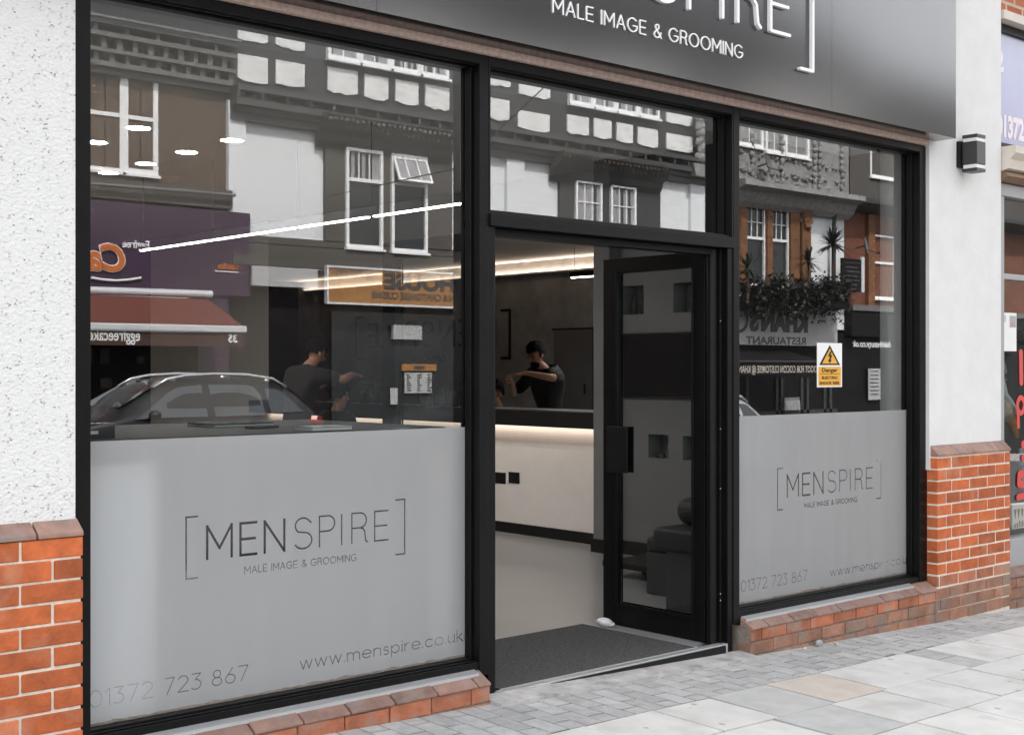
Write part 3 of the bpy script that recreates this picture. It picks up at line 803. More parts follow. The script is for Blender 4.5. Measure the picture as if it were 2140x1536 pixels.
# the screen wall with its niches
w = MB()
ny = sorted(((2.59, 2.814, 1.972, 2.20), (2.02, 2.28, 1.972, 2.20), (2.329, 2.539, .843, 1.027), (2.026, 2.183, .843, 1.027)))
ys = sorted({.45, 2.86} | {a for n in ny for a in n[:2]}); zs = [.0, .843, 1.027, 1.972, 2.20, CZ - .002]
for a, b in zip(ys[:-1], ys[1:]):
    for c, d in zip(zs[:-1], zs[1:]):
        hole = any(n[0] - 1e-4 <= a and b <= n[1] + 1e-4 and n[2] - 1e-4 <= c and d <= n[3] + 1e-4 for n in ny)
        if not hole: w.face([(7.66, a, c), (7.66, b, c), (7.66, b, d), (7.66, a, d)])
for n in ny:
    a, b, c, d = n; X0, X1 = 7.66, 7.82
    w.face([(X1, a, c), (X1, b, c), (X1, b, d), (X1, a, d)])
    w.face([(X0, a, c), (X0, b, c), (X1, b, c), (X1, a, c)]); w.face([(X0, a, d), (X0, b, d), (X1, b, d), (X1, a, d)])
    w.face([(X0, a, c), (X0, a, d), (X1, a, d), (X1, a, c)]); w.face([(X0, b, c), (X0, b, d), (X1, b, d), (X1, b, c)])
MB2 = w.build("inner_wall", M['wall_grey'], shop, recalc=False); MB2["label"] = "grey wall with niches"
MB().box(7.632, 7.659, .455, 1.93, .171, CZ - .002).build("wall_shade_panel", M['shopdark'], shop)  # added dark sheet, deepens the shade seen through the right window
MB().box(7.83, 8.4, .45, 2.86, -.1, CZ).build("wall_core", M['wall_grey'], shop)
MB().box(7.55, 8.3, 2.86, 3.04, .0, CZ - .001).build("column", M['wall_grey'], shop, bevel=.004)
MB().box(7.535, 7.60, 2.845, 3.055, .0, .17).box(7.635, 7.66, .46, 2.845, .0, .17).box(7.842, 7.86, 3.056, 17.5, .0, .155).build("skirting", M['black2'], shop)
MB().box(7.87, 8.3, 11.5, 17.6, -.1, CZ - .001).build("inner_wall", M['shopdark'], shop)
MB().box(7.86, 8.3, 3.04, 11.5, -.1, CZ - .001).build("inner_wall", M['wall_in'], shop)["label"] = "warm white wall"
MB().box(1.7502, 1.7625, 9.45, 10.30, .062, 2.12).build("sliding_door", M['wall_grey'], shop)
MB().box(1.7502, 1.764, 9.41, 9.448, .062, 2.15).box(1.7502, 1.764, 9.448, 10.34, 2.122, 2.15).box(1.763, 1.765, 9.60, 9.64, 1.15, 1.30).build("door_recess", M['black2'], shop)
cl = thing("cove_light", "warm light strip along the top of the dark plaster wall", "strip light")
MB().box(1.7505, 1.80, 5.5, 17.4, 3.026, 3.030).build("light_strip", M['led_soft'], cl)
MB().box(1.7505, 1.825, 5.5, 17.4, 3.006, 3.0255).box(1.8255, 1.835, 5.5, 17.4, 3.006, 3.036).build("strip_rail", M['concrete'], cl)
mi = thing("wall_mirror", "big frameless mirror along the barbers' wall above the black shelf", "mirror")
MB().box(XM - .012, XM - .004, 3.07, 8.56, 1.186, CZ - .004).build("mirror_glass", M['mirror'], mi)
sh = thing("mirror_shelf", "long black shelf below the wall mirror with warm light under it", "shelf")
MB().box(7.60, 7.86, 3.06, 8.56, 1.046, 1.183).build("shelf_board", M['black2'], sh, bevel=.004)
MB().box(7.80, 7.83, 3.08, 8.54, 1.034, 1.0455).build("light_strip", M['led'], sh)
for i, (px0, px1) in enumerate(((1028, 1057), (1065, 1086))):
    a, b = onx(px0, 1000, 7.86), onx(px1, 1000, 7.86)
    so_ = thing("wall_socket", "black wall socket under the mirror shelf, nearer the open door" if i else "black wall socket under the mirror shelf, half hidden by the door jamb", "socket", "black sockets under the shelf")
    zc = onx((px0 + px1) / 2, 999, 7.86).z
    MB().box(7.846, 7.8595, min(a.y, b.y), max(a.y, b.y), zc - .05, zc + .05).build("socket_plate", M['black2'], so_, bevel=.003)
wallsign = thing("wall_lettering", "black bracketed lettering on the dark plaster wall, seen backwards in the mirror", "lettering")
ls = [([(u, 1.70 + (v - 1.70) * .79) for u, v in pts], w) for pts, w in logo(15.62 - 1.046 * 4.1, 1.70, 4.1, .055, .045)[:13]]
raised("lettering", ls, 1.751, .012, M['black2'], wallsign, axis='x')
text("town_name", "EPSOM", .15, M['black2'], wallsign, (1.758, 12.95, 1.655), 'east', fit=.95, extrude=.004, bold=.002)
# pendant line and downlights
pn = thing("pendant_light", "long slim linear pendant lamp on thin cables behind the left window", "pendant lamp")
PX, PZ = 5.225, 2.574
MB().box(PX - .028, PX + .028, 1.77, 6.33, PZ + .004, PZ + .065).build("lamp_rail", M['black2'], pn)
yy = 6.32
for n, (a, b) in enumerate(((5.07, 6.32), (3.82, 5.02), (2.89, 3.75), (1.78, 2.81))):
    MB().box(PX - .015, PX + .015, a, b, PZ - .003, PZ + .0035).build("diffuser", M['tube'], pn)
for y in (6.28, 5.04, 3.78, 2.85, 1.85):
    MB().tube([(PX, y, PZ + .06), (PX, y, CZ)], .0025, 6).build("suspension_cable", M['cable'], pn)
for i, (px, py) in enumerate(((289, 267), (200, 297), (390, 318), (485, 293), (305, 342), (227, 361))):
    c = onz(px, py, CZ)
    d = thing("downlight", ["lit round ceiling downlight in front of the upper right pane of the white casement", "lit round ceiling downlight at the black left jamb", "lit round ceiling downlight over the bare brown brickwork",
              "lit round ceiling downlight at the edge of the white brick", "lit round ceiling downlight in front of the lower right pane of the white casement", "lit round ceiling downlight at the sill of the white casement"][i], "downlight", "round downlights in the ceiling", loc=(c.x, c.y, CZ))
    MB().lathe([(.0, -.006), (.082, -.006), (.082, -.001), (.0, -.001)], n=24).build("lit_disc", M['disc'], d)
    MB().lathe([(.0825, -.009), (.10, -.004), (.10, -.0005), (.0825, -.0005)], n=24, ring=True).build("trim_ring", M['white_in'], d)
# reception desk at the left window
ds = thing("reception_desk", "dark topped reception desk standing behind the left window", "desk")
MB().box(1.78, 3.72, .16, 1.30, 1.19, 1.283).build("desk_top", M['charcoal'], ds, bevel=.004)
sp_ = MB(); sp_.prism([(1.78, .205), (2.25, .205), (2.33, .215), (2.39, .245), (2.42, .29), (2.40, .30), (2.37, .262), (2.32, .235), (2.25, .226), (1.78, .226)], 'z', .07, 1.185)
sp_.build("side_panel", M['white_in'], ds)
MB().box(2.374, 3.70, .60, .64, .07, 1.185).box(3.66, 3.70, .2, 1.2, .07, 1.185).build("modesty_panel", M['shopdark'], ds)
cb = thing("small_box", "small black box with pale markings on the desk by the left jamb", "box", loc=(2.10, .30, 1.2835))
MB().box(-.09, .09, -.05, .05, 0, .055).build("box_body", M['black2'], cb, bevel=.004)
MB().box(-.075, -.03, -.053, -.0505, .036, .043).lathe([(.014, 0), (.014, .002)], (.0, -.02, .055)).box(-.02, .02, -.053, -.0505, .016, .028).build("marking", M['paper'], cb)
lpz = ony(505, 890, .75)
lt = thing("laptop", "closed grey laptop lying on the dark desk top", "laptop", loc=(lpz.x, .85, 1.2835), rz=.1)
MB().box(-.16, .16, -.11, .11, 0, .010).build("laptop_base", M['alu'], lt, bevel=.003)
MB().box(-.16, .16, -.11, .11, .0105, .018).build("laptop_lid", M['charcoal'], lt, bevel=.003)
pz = ony(684, 898, .25)
bk = thing("notebook", "white notepad lying at the window edge of the desk", "notepad", loc=(pz.x, .26, 1.2835))
MB().box(-.10, .10, -.05, .09, 0, .012).build("page_block", M['paper'], bk)
MB().box(-.102, .102, -.052, .092, .0125, .015).build("cover", M['alu'], bk)
pp = thing("comb_case", "thin black case lying on the desk between the laptop and the notepad", "case", loc=(ony(560, 896, .5).x, .55, 1.2835), rz=.3)
MB().box(-.08, .08, -.03, .03, 0, .012).build("case_body", M['leather'], pp, bevel=.004)
wp = thing("film_glow_board", "white board leaning behind the frosted film of the right window", "board")
MB().box(5.70, 6.10, .17, .19, .985, 1.275).build("board_sheet", M['white_in'], wp, bevel=.01)  # added board, stands in for the patch of light on the film
MB().box(5.72, 5.74, .195, .22, .07, 1.26).box(6.06, 6.08, .195, .22, .07, 1.26).build("stand_leg", M['black2'], wp)
# screen, bottles, boxes
tv = thing("wall_television", "black flat screen on the grey wall seen through the open door's glass", "television")
MB().box(7.63, 7.6595, 2.026, 2.819, 1.312, 1.823).build("bezel", M['black2'], tv, bevel=.004)
MB().box(7.6285, 7.6298, 2.036, 2.809, 1.325, 1.813).build("screen", M['screen'], tv)
def bottle(name, label, x, y, z, r, h, m='black2', pump=False, group=None, trigger=False):
    b = thing(name, label, "bottle", group, (x, y, z), random.uniform(0, 6))
    hb = h * (.72 if trigger or pump else .8)
    MB().lathe([(r * .9, 0), (r, .006), (r, hb * .82), (r * .8, hb * .93), (r * .38, hb)], n=16).build("bottle_body", M[m], b, smooth=True)
    t = MB().lathe([(r * .42, hb + .0005), (r * .42, hb + h * .06), (r * .25, hb + h * .07), (r * .22, h)], n=12)
    if trigger:
        t.box(-r * .45, r * 1.5, -r * .3, r * .3, h * .9, h); t.box(r * .6, r * .85, -r * .15, r * .15, h * .76, h * .9)
    elif pump: t.box(-r * .25, r * 1.0, -r * .18, r * .18, h * .95, h)
    t.build("bottle_cap", M[m], b)
    return b
g = "products in the wall niches"
bottle("product_bottle", "short dark bottle with pale neck in the left upper niche", 7.73, 2.755, 1.9725, .016, .155, 'charcoal', group=g)
bottle("product_bottle", "tall dark pump bottle in the left upper niche", 7.72, 2.65, 1.9725, .026, .20, pump=True, group=g)
bottle("product_bottle", "stout dark bottle in the middle of the right upper niche", 7.72, 2.13, 1.9725, .026, .13, 'charcoal', group=g)
bottle("product_bottle", "tallest dark bottle at the right end of the right upper niche", 7.72, 2.06, 1.9725, .028, .215, pump=True, group=g)
def carton(label, y, z, w, h, x=7.73, group="boxes in the low niches"):
    c = thing("product_box", label, "box", group, (x, y, z))
    MB().box(-.03, .03, -w / 2, w / 2, 0, h).build("carton", M['charcoal'], c, bevel=.002)
    MB().box(-.031, .031, -w / 2 - .001, w / 2 + .001, h + .0005, h + .008).build("carton_lid", M['black2'], c)
carton("dark product box in the left low niche, the taller one", 2.37, .8435, .06, .07); carton("dark flat product box in the left low niche", 2.44, .8435, .055, .03)
carton("dark product box in the right low niche, the taller one", 2.05, .8435, .04, .07); carton("dark flat product box in the right low niche", 2.11, .8435, .05, .03)
g = "bottles and tools on the mirror shelf"
def onshelf(px, X=7.72): return onx(px, 848, X).y
bottle("spray_bottle", "black trigger spray bottle on the mirror shelf, next to the black jamb", 7.72, onshelf(951), 1.1835, .034, .22, trigger=True, group=g)
bottle("spray_bottle", "black trigger spray bottle on the mirror shelf, beside the square box", 7.72, onshelf(921), 1.1835, .034, .22, trigger=True, group=g)
carton("square dark box on the mirror shelf beside the spray bottles", onshelf(888), 1.1835, .12, .14, 7.74, g)
bottle("product_bottle", "stubby black pot on the mirror shelf near the barber", 7.73, onshelf(725), 1.1835, .05, .15, 'leather', group=g)
for i, px in enumerate((757, 786)):
    h = thing("hairdryer", "black hairdryer standing on its handle on the mirror shelf, " + ("nearer the barber" if i == 0 else "nearer the door leaf"), "hairdryer", g, (7.72, onshelf(px), 1.1835), .4 + i)
    MB().tube([(0, 0, 0), (0, 0, .10), (.015, 0, .17)], .022, 10).build("handle", M['black2'], h)
    MB().tube([(-.06, 0, .20), (.0, 0, .205), (.09, 0, .215)], .036, 12, r1=.026).build("barrel", M['leather'], h)
# waiting bench beside the door
bn = thing("waiting_bench", "black upholstered waiting bench behind the open door leaf", "bench")
MB().box(5.89, 6.5, .20, .775, .065, .46).build("bench_base", M['charcoal'], bn, bevel=.008)
MB().box(6.41, 7.05, .785, 1.41, .065, .338).build("bench_base", M['charcoal'], bn, bevel=.008)
MB().box(5.86, 6.44, .18, .86, .461, .595).build("seat", M['leather'], bn, bevel=.03, seg=4)
MB().box(6.405, 7.06, .87, 1.415, .339, .438).build("seat", M['leather'], bn, bevel=.03, seg=4)
MB().box(6.02, 6.60, .40, .84, .596, .765).build("backrest", M['leather'], bn, bevel=.08, seg=6)
fb = thing("low_plinth", "thin black footrest board low on the floor behind the door", "footrest")
MB().box(6.72, 7.45, 1.52, 2.12, .135, .175).build("board", M['black2'], fb, bevel=.004)
MB().box(7.0, 7.4, 1.6, 2.0, .063, .1345).build("foot", M['black2'], fb)

# ------------------------------------------------------------------ people
def skin_mesh(name, verts, edges, m, parent, sub=2, root=0):
    me = bpy.data.meshes.new(name)
    me.from_pydata([v[0] for v in verts], edges, [])
    o = bpy.data.objects.new(name, me); link(o, parent)
    me.materials.append(m)
    bm = bmesh.new(); bm.from_mesh(me)
    ly = bm.verts.layers.skin.verify(); bm.verts.ensure_lookup_table()
    for i, v in enumerate(bm.verts):
        r = verts[i][1]; v[ly].radius = r if isinstance(r, tuple) else (r, r); v[ly].use_root = (i == root)
    bm.to_mesh(me); bm.free()
    o.modifiers.new("skin", 'SKIN').use_smooth_shade = True
    if sub:
        s = o.modifiers.new("sub", 'SUBSURF'); s.levels = sub; s.render_levels = sub
    return o
class Sk:
    def __init__(s): s.v = []; s.e = []
    def add(s, p, r, to=None):
        s.v.append((Vector(p), r)); i = len(s.v) - 1
        if to is not None: s.e.append((to, i))
        return i
    def chain(s, pts, to):
        for p, r in pts: to = s.add(p, r, to)
        return to
def hand(sk, w, d, up, to, r=.0085, curl=.35):
    """palm and five fingers from wrist w along d"""
    d = Vector(d).normalized(); up = (Vector(up) - d * Vector(up).dot(d)).normalized(); sd_ = d.cross(up)
    w = Vector(w)
    palm = sk.add(w + d * .045, (.026, .016), to)
    kn = sk.add(w + d * .085, (.030, .014), palm)
    for i, (o, l) in enumerate(((-.030, .072), (-.010, .082), (.011, .076), (.030, .060))):
        b = sk.add(w + d * .100 + sd_ * o, r, kn)
        m1 = sk.add(w + d * (.100 + l * .5) + sd_ * o * 1.15 - up * .012 * curl * 2, r * .95, b)
        sk.add(w + d * (.100 + l * .9) + sd_ * o * 1.2 - up * (.05 * curl * (1 + .2 * i)), r * .8, m1)
    t1 = sk.add(w + d * .055 - sd_ * .040 - up * .01, r * 1.1, palm)
    sk.add(w + d * .095 - sd_ * .055 - up * .02, r * .9, t1)
def person(label, loc, rz, J, clothes='shirt', seated=False):
    p = thing("person", label, "person", None, loc, rz)
    sk = Sk()
    pel = sk.add(J['pel'], (.115, .08)); sp = sk.add(J['spine'], (.105, .075), pel); ch = sk.add(J['chest'], (.12, .08), sp)
    nb = sk.add(J['neckb'], (.065, .06), ch); nk = sk.add(J['neck'], (.052, .055), nb)
    h0 = Vector(J['head']); fw = Vector(J.get('face', (0, 1, 0))).normalized(); upv = Vector((0, 0, 1)); upv = (upv - fw * upv.dot(fw)).normalized()
    jw = sk.add(h0 - upv * .075 + fw * .018, (.055, .062), nk); hc = sk.add(h0 + upv * .005, (.073, .088), jw); sk.add(h0 + upv * .07 - fw * .005, (.062, .075), hc)
    for s, S_ in ((-1, 'r'), (1, 'l')):
        shd = sk.add(J['sh' + S_], .054, ch); el = sk.chain([((Vector(J['sh' + S_]) + Vector(J['el' + S_])) / 2, .047), (J['el' + S_], .040), ((Vector(J['el' + S_]) * .6 + Vector(J['wr' + S_]) * .4), .038), (J['wr' + S_], .026)], shd)
        d = Vector(J['wr' + S_]) - Vector(J['el' + S_])
        hand(sk, J['wr' + S_], J.get('hd' + S_, d), J.get('hu' + S_, (0, 0, 1)), el)
        hip = sk.add(J['hip' + S_], .072, pel); kn = sk.chain([((Vector(J['hip' + S_]) + Vector(J['kn' + S_])) / 2, .075), (J['kn' + S_], .056)], hip)
        an = sk.chain([((Vector(J['kn' + S_]) * .65 + Vector(J['an' + S_]) * .35), .055), (J['an' + S_], .038)], kn)
        sk.add(J['to' + S_], (.035, .025), an)
    body = skin_mesh("body", sk.v, sk.e, M['skin'], p)
    # black T-shirt
    c = Sk(); a = c.add(Vector(J['pel']) - Vector((0, 0, .10)), (.165, .125)); b0 = c.add(Vector(J['pel']) + Vector((0, 0, .03)), (.16, .122), a); b = c.add(J['spine'], (.155, .118), b0); cc = c.add(J['chest'], (.180, .135), b); c.add(Vector(J['neckb']) - Vector((0, 0, .015)), (.088, .084), cc)
    for S_ in 'rl':
        q = c.chain([(J['sh' + S_], .090), ((Vector(J['sh' + S_]) + Vector(J['el' + S_])) / 2, .074), (Vector(J['sh' + S_]) * .06 + Vector(J['el' + S_]) * .94, .058)], cc)
    skin_mesh("tshirt", c.v, c.e, M[clothes], p)
    t = Sk(); w_ = t.add(Vector(J['pel']) + Vector((0, 0, .10)), (.14, .105)); a = t.add(J['pel'], (.15, .115), w_)
    for S_ in 'rl':
        q = t.chain([(J['hip' + S_], .112), ((Vector(J['hip' + S_]) + Vector(J['kn' + S_])) / 2, .088), (J['kn' + S_], .07), (Vector(J['an' + S_]) + Vector((0, 0, .04)), .056)], a)
    skin_mesh("trousers", t.v, t.e, M['jeans'], p)
    s = MB()
    for S_ in 'rl':
        an, to = Vector(J['an' + S_]), Vector(J['to' + S_]); dd = to - an; dd.z = 0; dd.normalize(); ang = math.atan2(dd.y, dd.x)
        s.blob((an + dd * .06 - Vector((0, 0, an.z - .045))), .15, .05, .045, 14, 8, M=Matrix.Rotation(ang, 4, 'Z'))
    s.build("shoes", M['leather'], p, smooth=True)
    rt = fw.cross(upv)
    B = Matrix((rt, fw, upv)).transposed().to_4x4()
    hm = MB()
    random.seed(3)
    bmesh.ops.create_uvsphere(hm.b, u_segments=22, v_segments=14, radius=1)
    for v in list(hm.b.verts):
        x, y, z = v.co
        if z < -.45 or (y > .30 + .5 * max(0, .3 - abs(x)) and z < .22): hm.b.verts.remove(v); continue
        v.co = h0 + B.to_3x3() @ Vector((x * .090, y * .106 - .010, z * .104 + .026 + (.020 if z > .45 else 0) + .012 * max(0, y) * (z > 0))) + Vector([random.uniform(-.007, .007) for _ in range(3)]) + Vector((0, 0, .010 * math.sin(9 * x + 4 * y) * (z > 0)))
    hm.build("hair", M['hair'], p, smooth=True)
    f = MB()
    for e in (-1, 1):
        f.blob(h0 + rt * .031 * e + fw * .082 + upv * .012, .012, .008, .007, 8, 6)
    f.blob(h0 + fw * .075 - upv * .062, .030, .022, .010, 10, 6)
    f.build("eyes_and_brows", M['hair'], p, smooth=True)
    f = MB(); f.blob(h0 + fw * .092 - upv * .014, .010, .015, .020, 10, 8)
    for e in (-1, 1): f.blob(h0 + rt * .080 * e - fw * .004 - upv * .006, .012, .020, .032, 10, 8)
    f.build("nose_and_ears", M['skin'], p, smooth=True)
    return p, h0, rt, fw, upv
FZ = .062
# standing barber, facing the mirror, arms out over the client
Jb = dict(pel=(0, -.02, .97), spine=(0, .0, 1.13), chest=(0, .05, 1.34), neckb=(0, .10, 1.485), neck=(0, .14, 1.525), head=(0, .19, 1.615), face=(.05, 1, -.42),
          shr=(.185, .06, 1.425), elr=(.33, .26, 1.38), wrr=(.17, .46, 1.43), hdr=(-.45, .8, -.05),
          shl=(-.185, .07, 1.425), ell=(-.33, .20, 1.20), wrl=(-.16, .38, 1.34), hdl=(.3, .6, .35), hul=(-.8, 0, .3),
          hipr=(.10, -.02, .92), knr=(.115, .03, .51), anr=(.13, -.02, .09), tor=(.16, .13, .04),
          hipl=(-.10, -.02, .92), knl=(-.11, .01, .51), anl=(-.12, -.04, .09), tol=(-.14, .11, .04))
pb, h0, rt, fw, upv = person("standing barber in black T-shirt with arms raised to cut a client's hair", (6.33, 5.52, FZ), rad(-90), Jb)
b = MB(); b.blob(h0 - upv * .085 + fw * .045, .055, .05, .042, 14, 10); b.build("beard", M['hair'], pb, smooth=True)
# seated client
Jc = dict(pel=(0, .0, .60), spine=(0, -.02, .76), chest=(0, .0, .98), neckb=(0, .02, 1.12), neck=(0, .03, 1.16), head=(0, .05, 1.25), face=(0, 1, -.08),
          shr=(.18, .01, 1.05), elr=(.25, .08, .79), wrr=(.22, .30, .72), shl=(-.18, .01, 1.05), ell=(-.25, .08, .79), wrl=(-.22, .30, .72),
          hipr=(.10, .05, .57), knr=(.13, .44, .58), anr=(.13, .42, .20), tor=(.14, .56, .15), hipl=(-.10, .05, .57), knl=(-.13, .44, .58), anl=(-.13, .42, .20), tol=(-.14, .56, .15))
person("seated client with short dark hair in a black gown, back of head to the barber", (6.86, 5.72, FZ - .03), rad(-90), Jc)
bc = thing("barber_chair", "black leather barber chair under the seated client", "chair", None, (6.86, 5.72, FZ), rad(-90))
MB().box(-.28, .28, -.12, .42, .40, .50).build("seat", M['leather'], bc, bevel=.03, seg=3)
MB().box(-.26, .26, -.24, -.15, .50, .98).build("backrest", M['leather'], bc, bevel=.03, seg=3)
for s in (-1, 1): MB().box(s * .29, s * .36, -.15, .35, .60, .67).box(s * .30, s * .34, -.10, -.06, .42, .60).build("armrest", M['leather'], bc, bevel=.01)
MB().lathe([(.30, 0), (.30, .03), (.05, .06), (.05, .40)], (0, .1, 0), 20).build("pedestal", M['alu'], bc)
MB().box(-.18, .18, .50, .70, .10, .13).build("footrest", M['alu'], bc)

# ------------------------------------------------------------------ the street opposite, seen in the panes
random.seed(11)
def obox(mb, px0, py0, px1, py1, V=17.0, depth=.25):
    return mb.box(ox(px0, V), ox(px1, V), oy(V) - depth, oy(V), oz(px1, py1, V), oz(px0, py0, V))
def wbox(mb, X0, X1, Z0, Z1, V=17.0, depth=.25):
    return mb.box(X0, X1, oy(V) - depth, oy(V), Z0, Z1)
def owindow(parent, X0, X1, Z0, Z1, cols=2, rows=1, V=16.97, split=None, label=None, fw=.06, curtain=True, tcols=None, open_top=0, trows=1):
    """white casement or sash; split = height of the top light"""
    y = oy(V)
    f = MB()
    def ring(a, b, c, d, w, yy, dp):
        f.box(a, a + w, yy - dp, yy, c, d); f.box(b - w, b, yy - dp, yy, c, d); f.box(a + w, b - w, yy - dp, yy, c, c + w); f.box(a + w, b - w, yy - dp, yy, d - w, d)
    ring(X0, X1, Z0, Z1, fw, y, .09)
    f.box(X0 - .03, X1 + .03, y - .05, y + .05, Z0 - .05, Z0 - .002)
    zs = [Z0 + fw, Z1 - fw]
    if split:
        zt = Z1 - split; f.box(X0 + fw, X1 - fw, y - .085, y - .002, zt - .035, zt + .035); zs = [Z0 + fw, zt - .035, zt + .035, Z1 - fw]
    w = .022
    def grid(z0, z1, n, r):
        for i in range(1, n):
            x = X0 + fw + (X1 - X0 - 2 * fw) * i / n; f.box(x - w / 2, x + w / 2, y - .07, y - .03, z0, z1)
        for i in range(1, r):
            z = z0 + (z1 - z0) * i / r; f.box(X0 + fw, X1 - fw, y - .068, y - .032, z - w / 2, z + w / 2)
    grid(zs[0], zs[1], cols, rows)
    if split and not open_top: grid(zs[2], zs[3], tcols or cols, trows)
    o = f.build("window", M['o_wframe'], parent)
    if label: o["label"] = label
    p = MB().box(X0 + fw, X1 - fw, y - .062, y - .058, zs[0], zs[1])
    if split and not open_top: p.box(X0 + fw, X1 - fw, y - .062, y - .058, zs[2], zs[3])
    p.build("pane", M['o_pane'], o)
    if curtain:
        c = MB(); n = 9
        for k in range(n):
            if random.random() < .3: continue
            a = X0 + fw + (X1 - X0 - 2 * fw) * k / n; b = a + (X1 - X0 - 2 * fw) / n
            zt0 = Z0 + fw if split is None else zs[2]
            c.box(a, b - .004, y - .0565 + random.uniform(-.0005, .0005), y - .056, zt0, Z1 - fw)
        c.build("curtain", M['o_curtain'], o)
    if open_top:
        s = MB(); zt = Z1 - fw; h = split - .05; A = Matrix.Translation((0, y + .0, zt)) @ Matrix.Rotation(rad(open_top), 4, 'X')
        a, b = X0 + fw * .4, X1 - fw * .4; t = .05
        for q in ((a, a + t, -h, 0), (b - t, b, -h, 0), (a + t, b - t, -h, -h + t), (a + t, b - t, -t, 0)): s.box(q[0], q[1], -.04, 0, q[2], q[3], A)
        for i in range(1, (tcols or 3)):
            x = a + (b - a) * i / (tcols or 3); s.box(x - .012, x + .012, -.03, -.005, -h + t, -t, A)
        s.build("open_sash", M['o_wframe'], o)
        MB().box(a + t, b - t, -.022, -.018, -h + t, -t, A).build("pane", M['o_curtain'], o)
    return o
def dentils(mb, X0, X1, Z, h, w, gap, V, d):
    x = X0
    while x < X1:
        mb.box(x, min(x + w, X1), oy(V) - d, oy(V), Z, Z + h); x += w + gap

def slots(rail, X0, X1, Z0, h, pat, V, dp=.16):
    """a row of square blocks with dark openings between them; pat = (block, opening, block, opening ...)"""
    x = X0; i = 0
    while x < X1:
        w = pat[i % len(pat)]
        if i % 2 == 0: wbox(rail, x, min(x + w, X1), Z0, Z0 + h, V, dp)
        x += w; i += 1
# --- cake shop, brown brick above a purple fascia
A = thing("cake_shop", "brown brick shop opposite with purple fascia, reflected in the left window", "shop")
AX0, AX1 = ox(190) - 5, ox(475)
wbox(MB(), AX0, AX1, 3.8, 8.2).build("wall", M['o_brown'], A)
ZC = oz(190, 148)
c = MB(); XP = ox(223) - 24 * .56
for z0, z1, d in ((6.55, 6.66, .10), (6.66, 6.745, .22), (6.88, 6.945, .30), (7.125, 7.20, .38), (7.315, 7.40, .46), (7.40, 7.44, .52)): wbox(c, AX0, AX1, z0, z1, 17 - d, d + .01)
slots(c, XP, AX1, 6.746, .133, (.085, .19, .105, .19), 16.78)
slots(c, XP + .10, AX1, 6.946, .178, (.085, .19, .105, .19), 16.70)
slots(c, XP + .04, AX1, 7.201, .113, (.075, .49), 16.62)
c.build("cornice", M['o_grey'], A)
wbox(MB(), AX0, AX1, 6.66, 7.39, 16.99, .02).build("cornice_slot_shade", M['bark'], A)  # dark backing paints the shade inside the cornice slots
MB().box(AX0, AX1, oy(16.9) - .1, oy(16.9), ZC + .86, ZC + 1.3).build("frieze", M['o_taupe'], A)
k = MB()
x = AX0
while x < AX1: k.box(x, x + .05, oy(16.9), oy(16.88), ZC + .86, ZC + 1.3); x += .55
k.build("frieze_rib", M['o_grey'], A)
X0, X1, Xm = ox(120), ox(329), ox(256)
owindow(A, X0, Xm, oz(256, 362), oz(256, 150), 4, 3, split=.78, curtain=False, trows=2, label="white casement, wide part")
owindow(A, Xm + .002, X1, oz(329, 370), oz(300, 155), 2, 3, split=.80, curtain=False, trows=2, fw=.09, label="white casement, hinged part")
MB().box(AX0, AX1, oy(16.8) - .3, oy(16.8), oz(300, 425), oz(300, 385)).build("ledge", M['o_taupe'], A)
MB().tube([(AX0, oy(16.7), oz(190, 400)), (AX1, oy(16.7), oz(475, 413))], .03, 8).build("gutter", M['o_grey'], A)
MB().box(AX0, ox(523, 16.8), oy(16.8) - .3, oy(16.8), oz(300, 612, 16.8), oz(300, 428, 16.8)).build("fascia", M['purple'], A)
fs = thing("shop_sign", "purple cake shop fascia lettering with big orange word outlined in white", "sign")
y = oy(16.78)
text("big_word", "Cake", .62, M['white_letter'], fs, (ox(264, 16.8), y, oz(250, 567, 16.8)), 'back', bold=.034, extrude=.01, shear=.15)
text("big_word", "Cake", .62, M['orange'], fs, (ox(264, 16.8), y + .012, oz(250, 567, 16.8)), 'back', bold=.018, extrude=.012, shear=.15)
text("small_word", "Eggfree", .19, M['white_letter'], fs, (ox(311, 16.8), y, oz(290, 520, 16.8)), 'back', fit=ox(311, 16.8) - ox(255, 16.8), bold=.004)
MB().tube([(ox(294 - 26 * i, 16.78), y + .01, oz(294 - 26 * i, 582 + 6 * math.sin(i * .8), 16.8)) for i in range(5)], .022, 6).build("swoosh", M['white_letter'], fs)
text("end_word", "Cake Box", .17, M['orange'], fs, (ox(497, 16.8), y, oz(470, 564, 16.8)), 'back', fit=ox(497, 16.8) - ox(453, 16.8), bold=.004)
MB().box(ox(448, 16.8), ox(497, 16.8), y, y + .008, oz(470, 570, 16.8), oz(470, 568, 16.8)).build("underline", M['white_letter'], fs)
aw = thing("awning", "rust coloured shop awning with white web address on its valance", "awning")
VA, VB = 16.75, 15.6
MB().tube([(AX0, oy(VA) + .06, oz(190, 613, VA)), (ox(438, VA), oy(VA) + .06, oz(438, 617, VA))], .07, 12).build("cassette", M['silver'], aw)
za, zb = oz(300, 622, VA), oz(300, 680, VB)
MB().face([(AX0 - .5, oy(VA) + .07, za), (ox(430, VA), oy(VA) + .07, za), (ox(511, VB), oy(VB), zb), (AX0 - .5, oy(VB), zb)]) \
    .face([(AX0 - .5, oy(VA) + .07, za - .012), (ox(430, VA), oy(VA) + .07, za - .012), (ox(511, VB), oy(VB), zb - .012), (AX0 - .5, oy(VB), zb - .012)], True).build("cloth", M['awning'], aw)
MB().box(AX0 - .5, ox(513, VB), oy(VB) - .02, oy(VB) + .06, oz(350, 694, VB), oz(350, 679, VB)).build("front_bar", M['silver'], aw, bevel=.02)
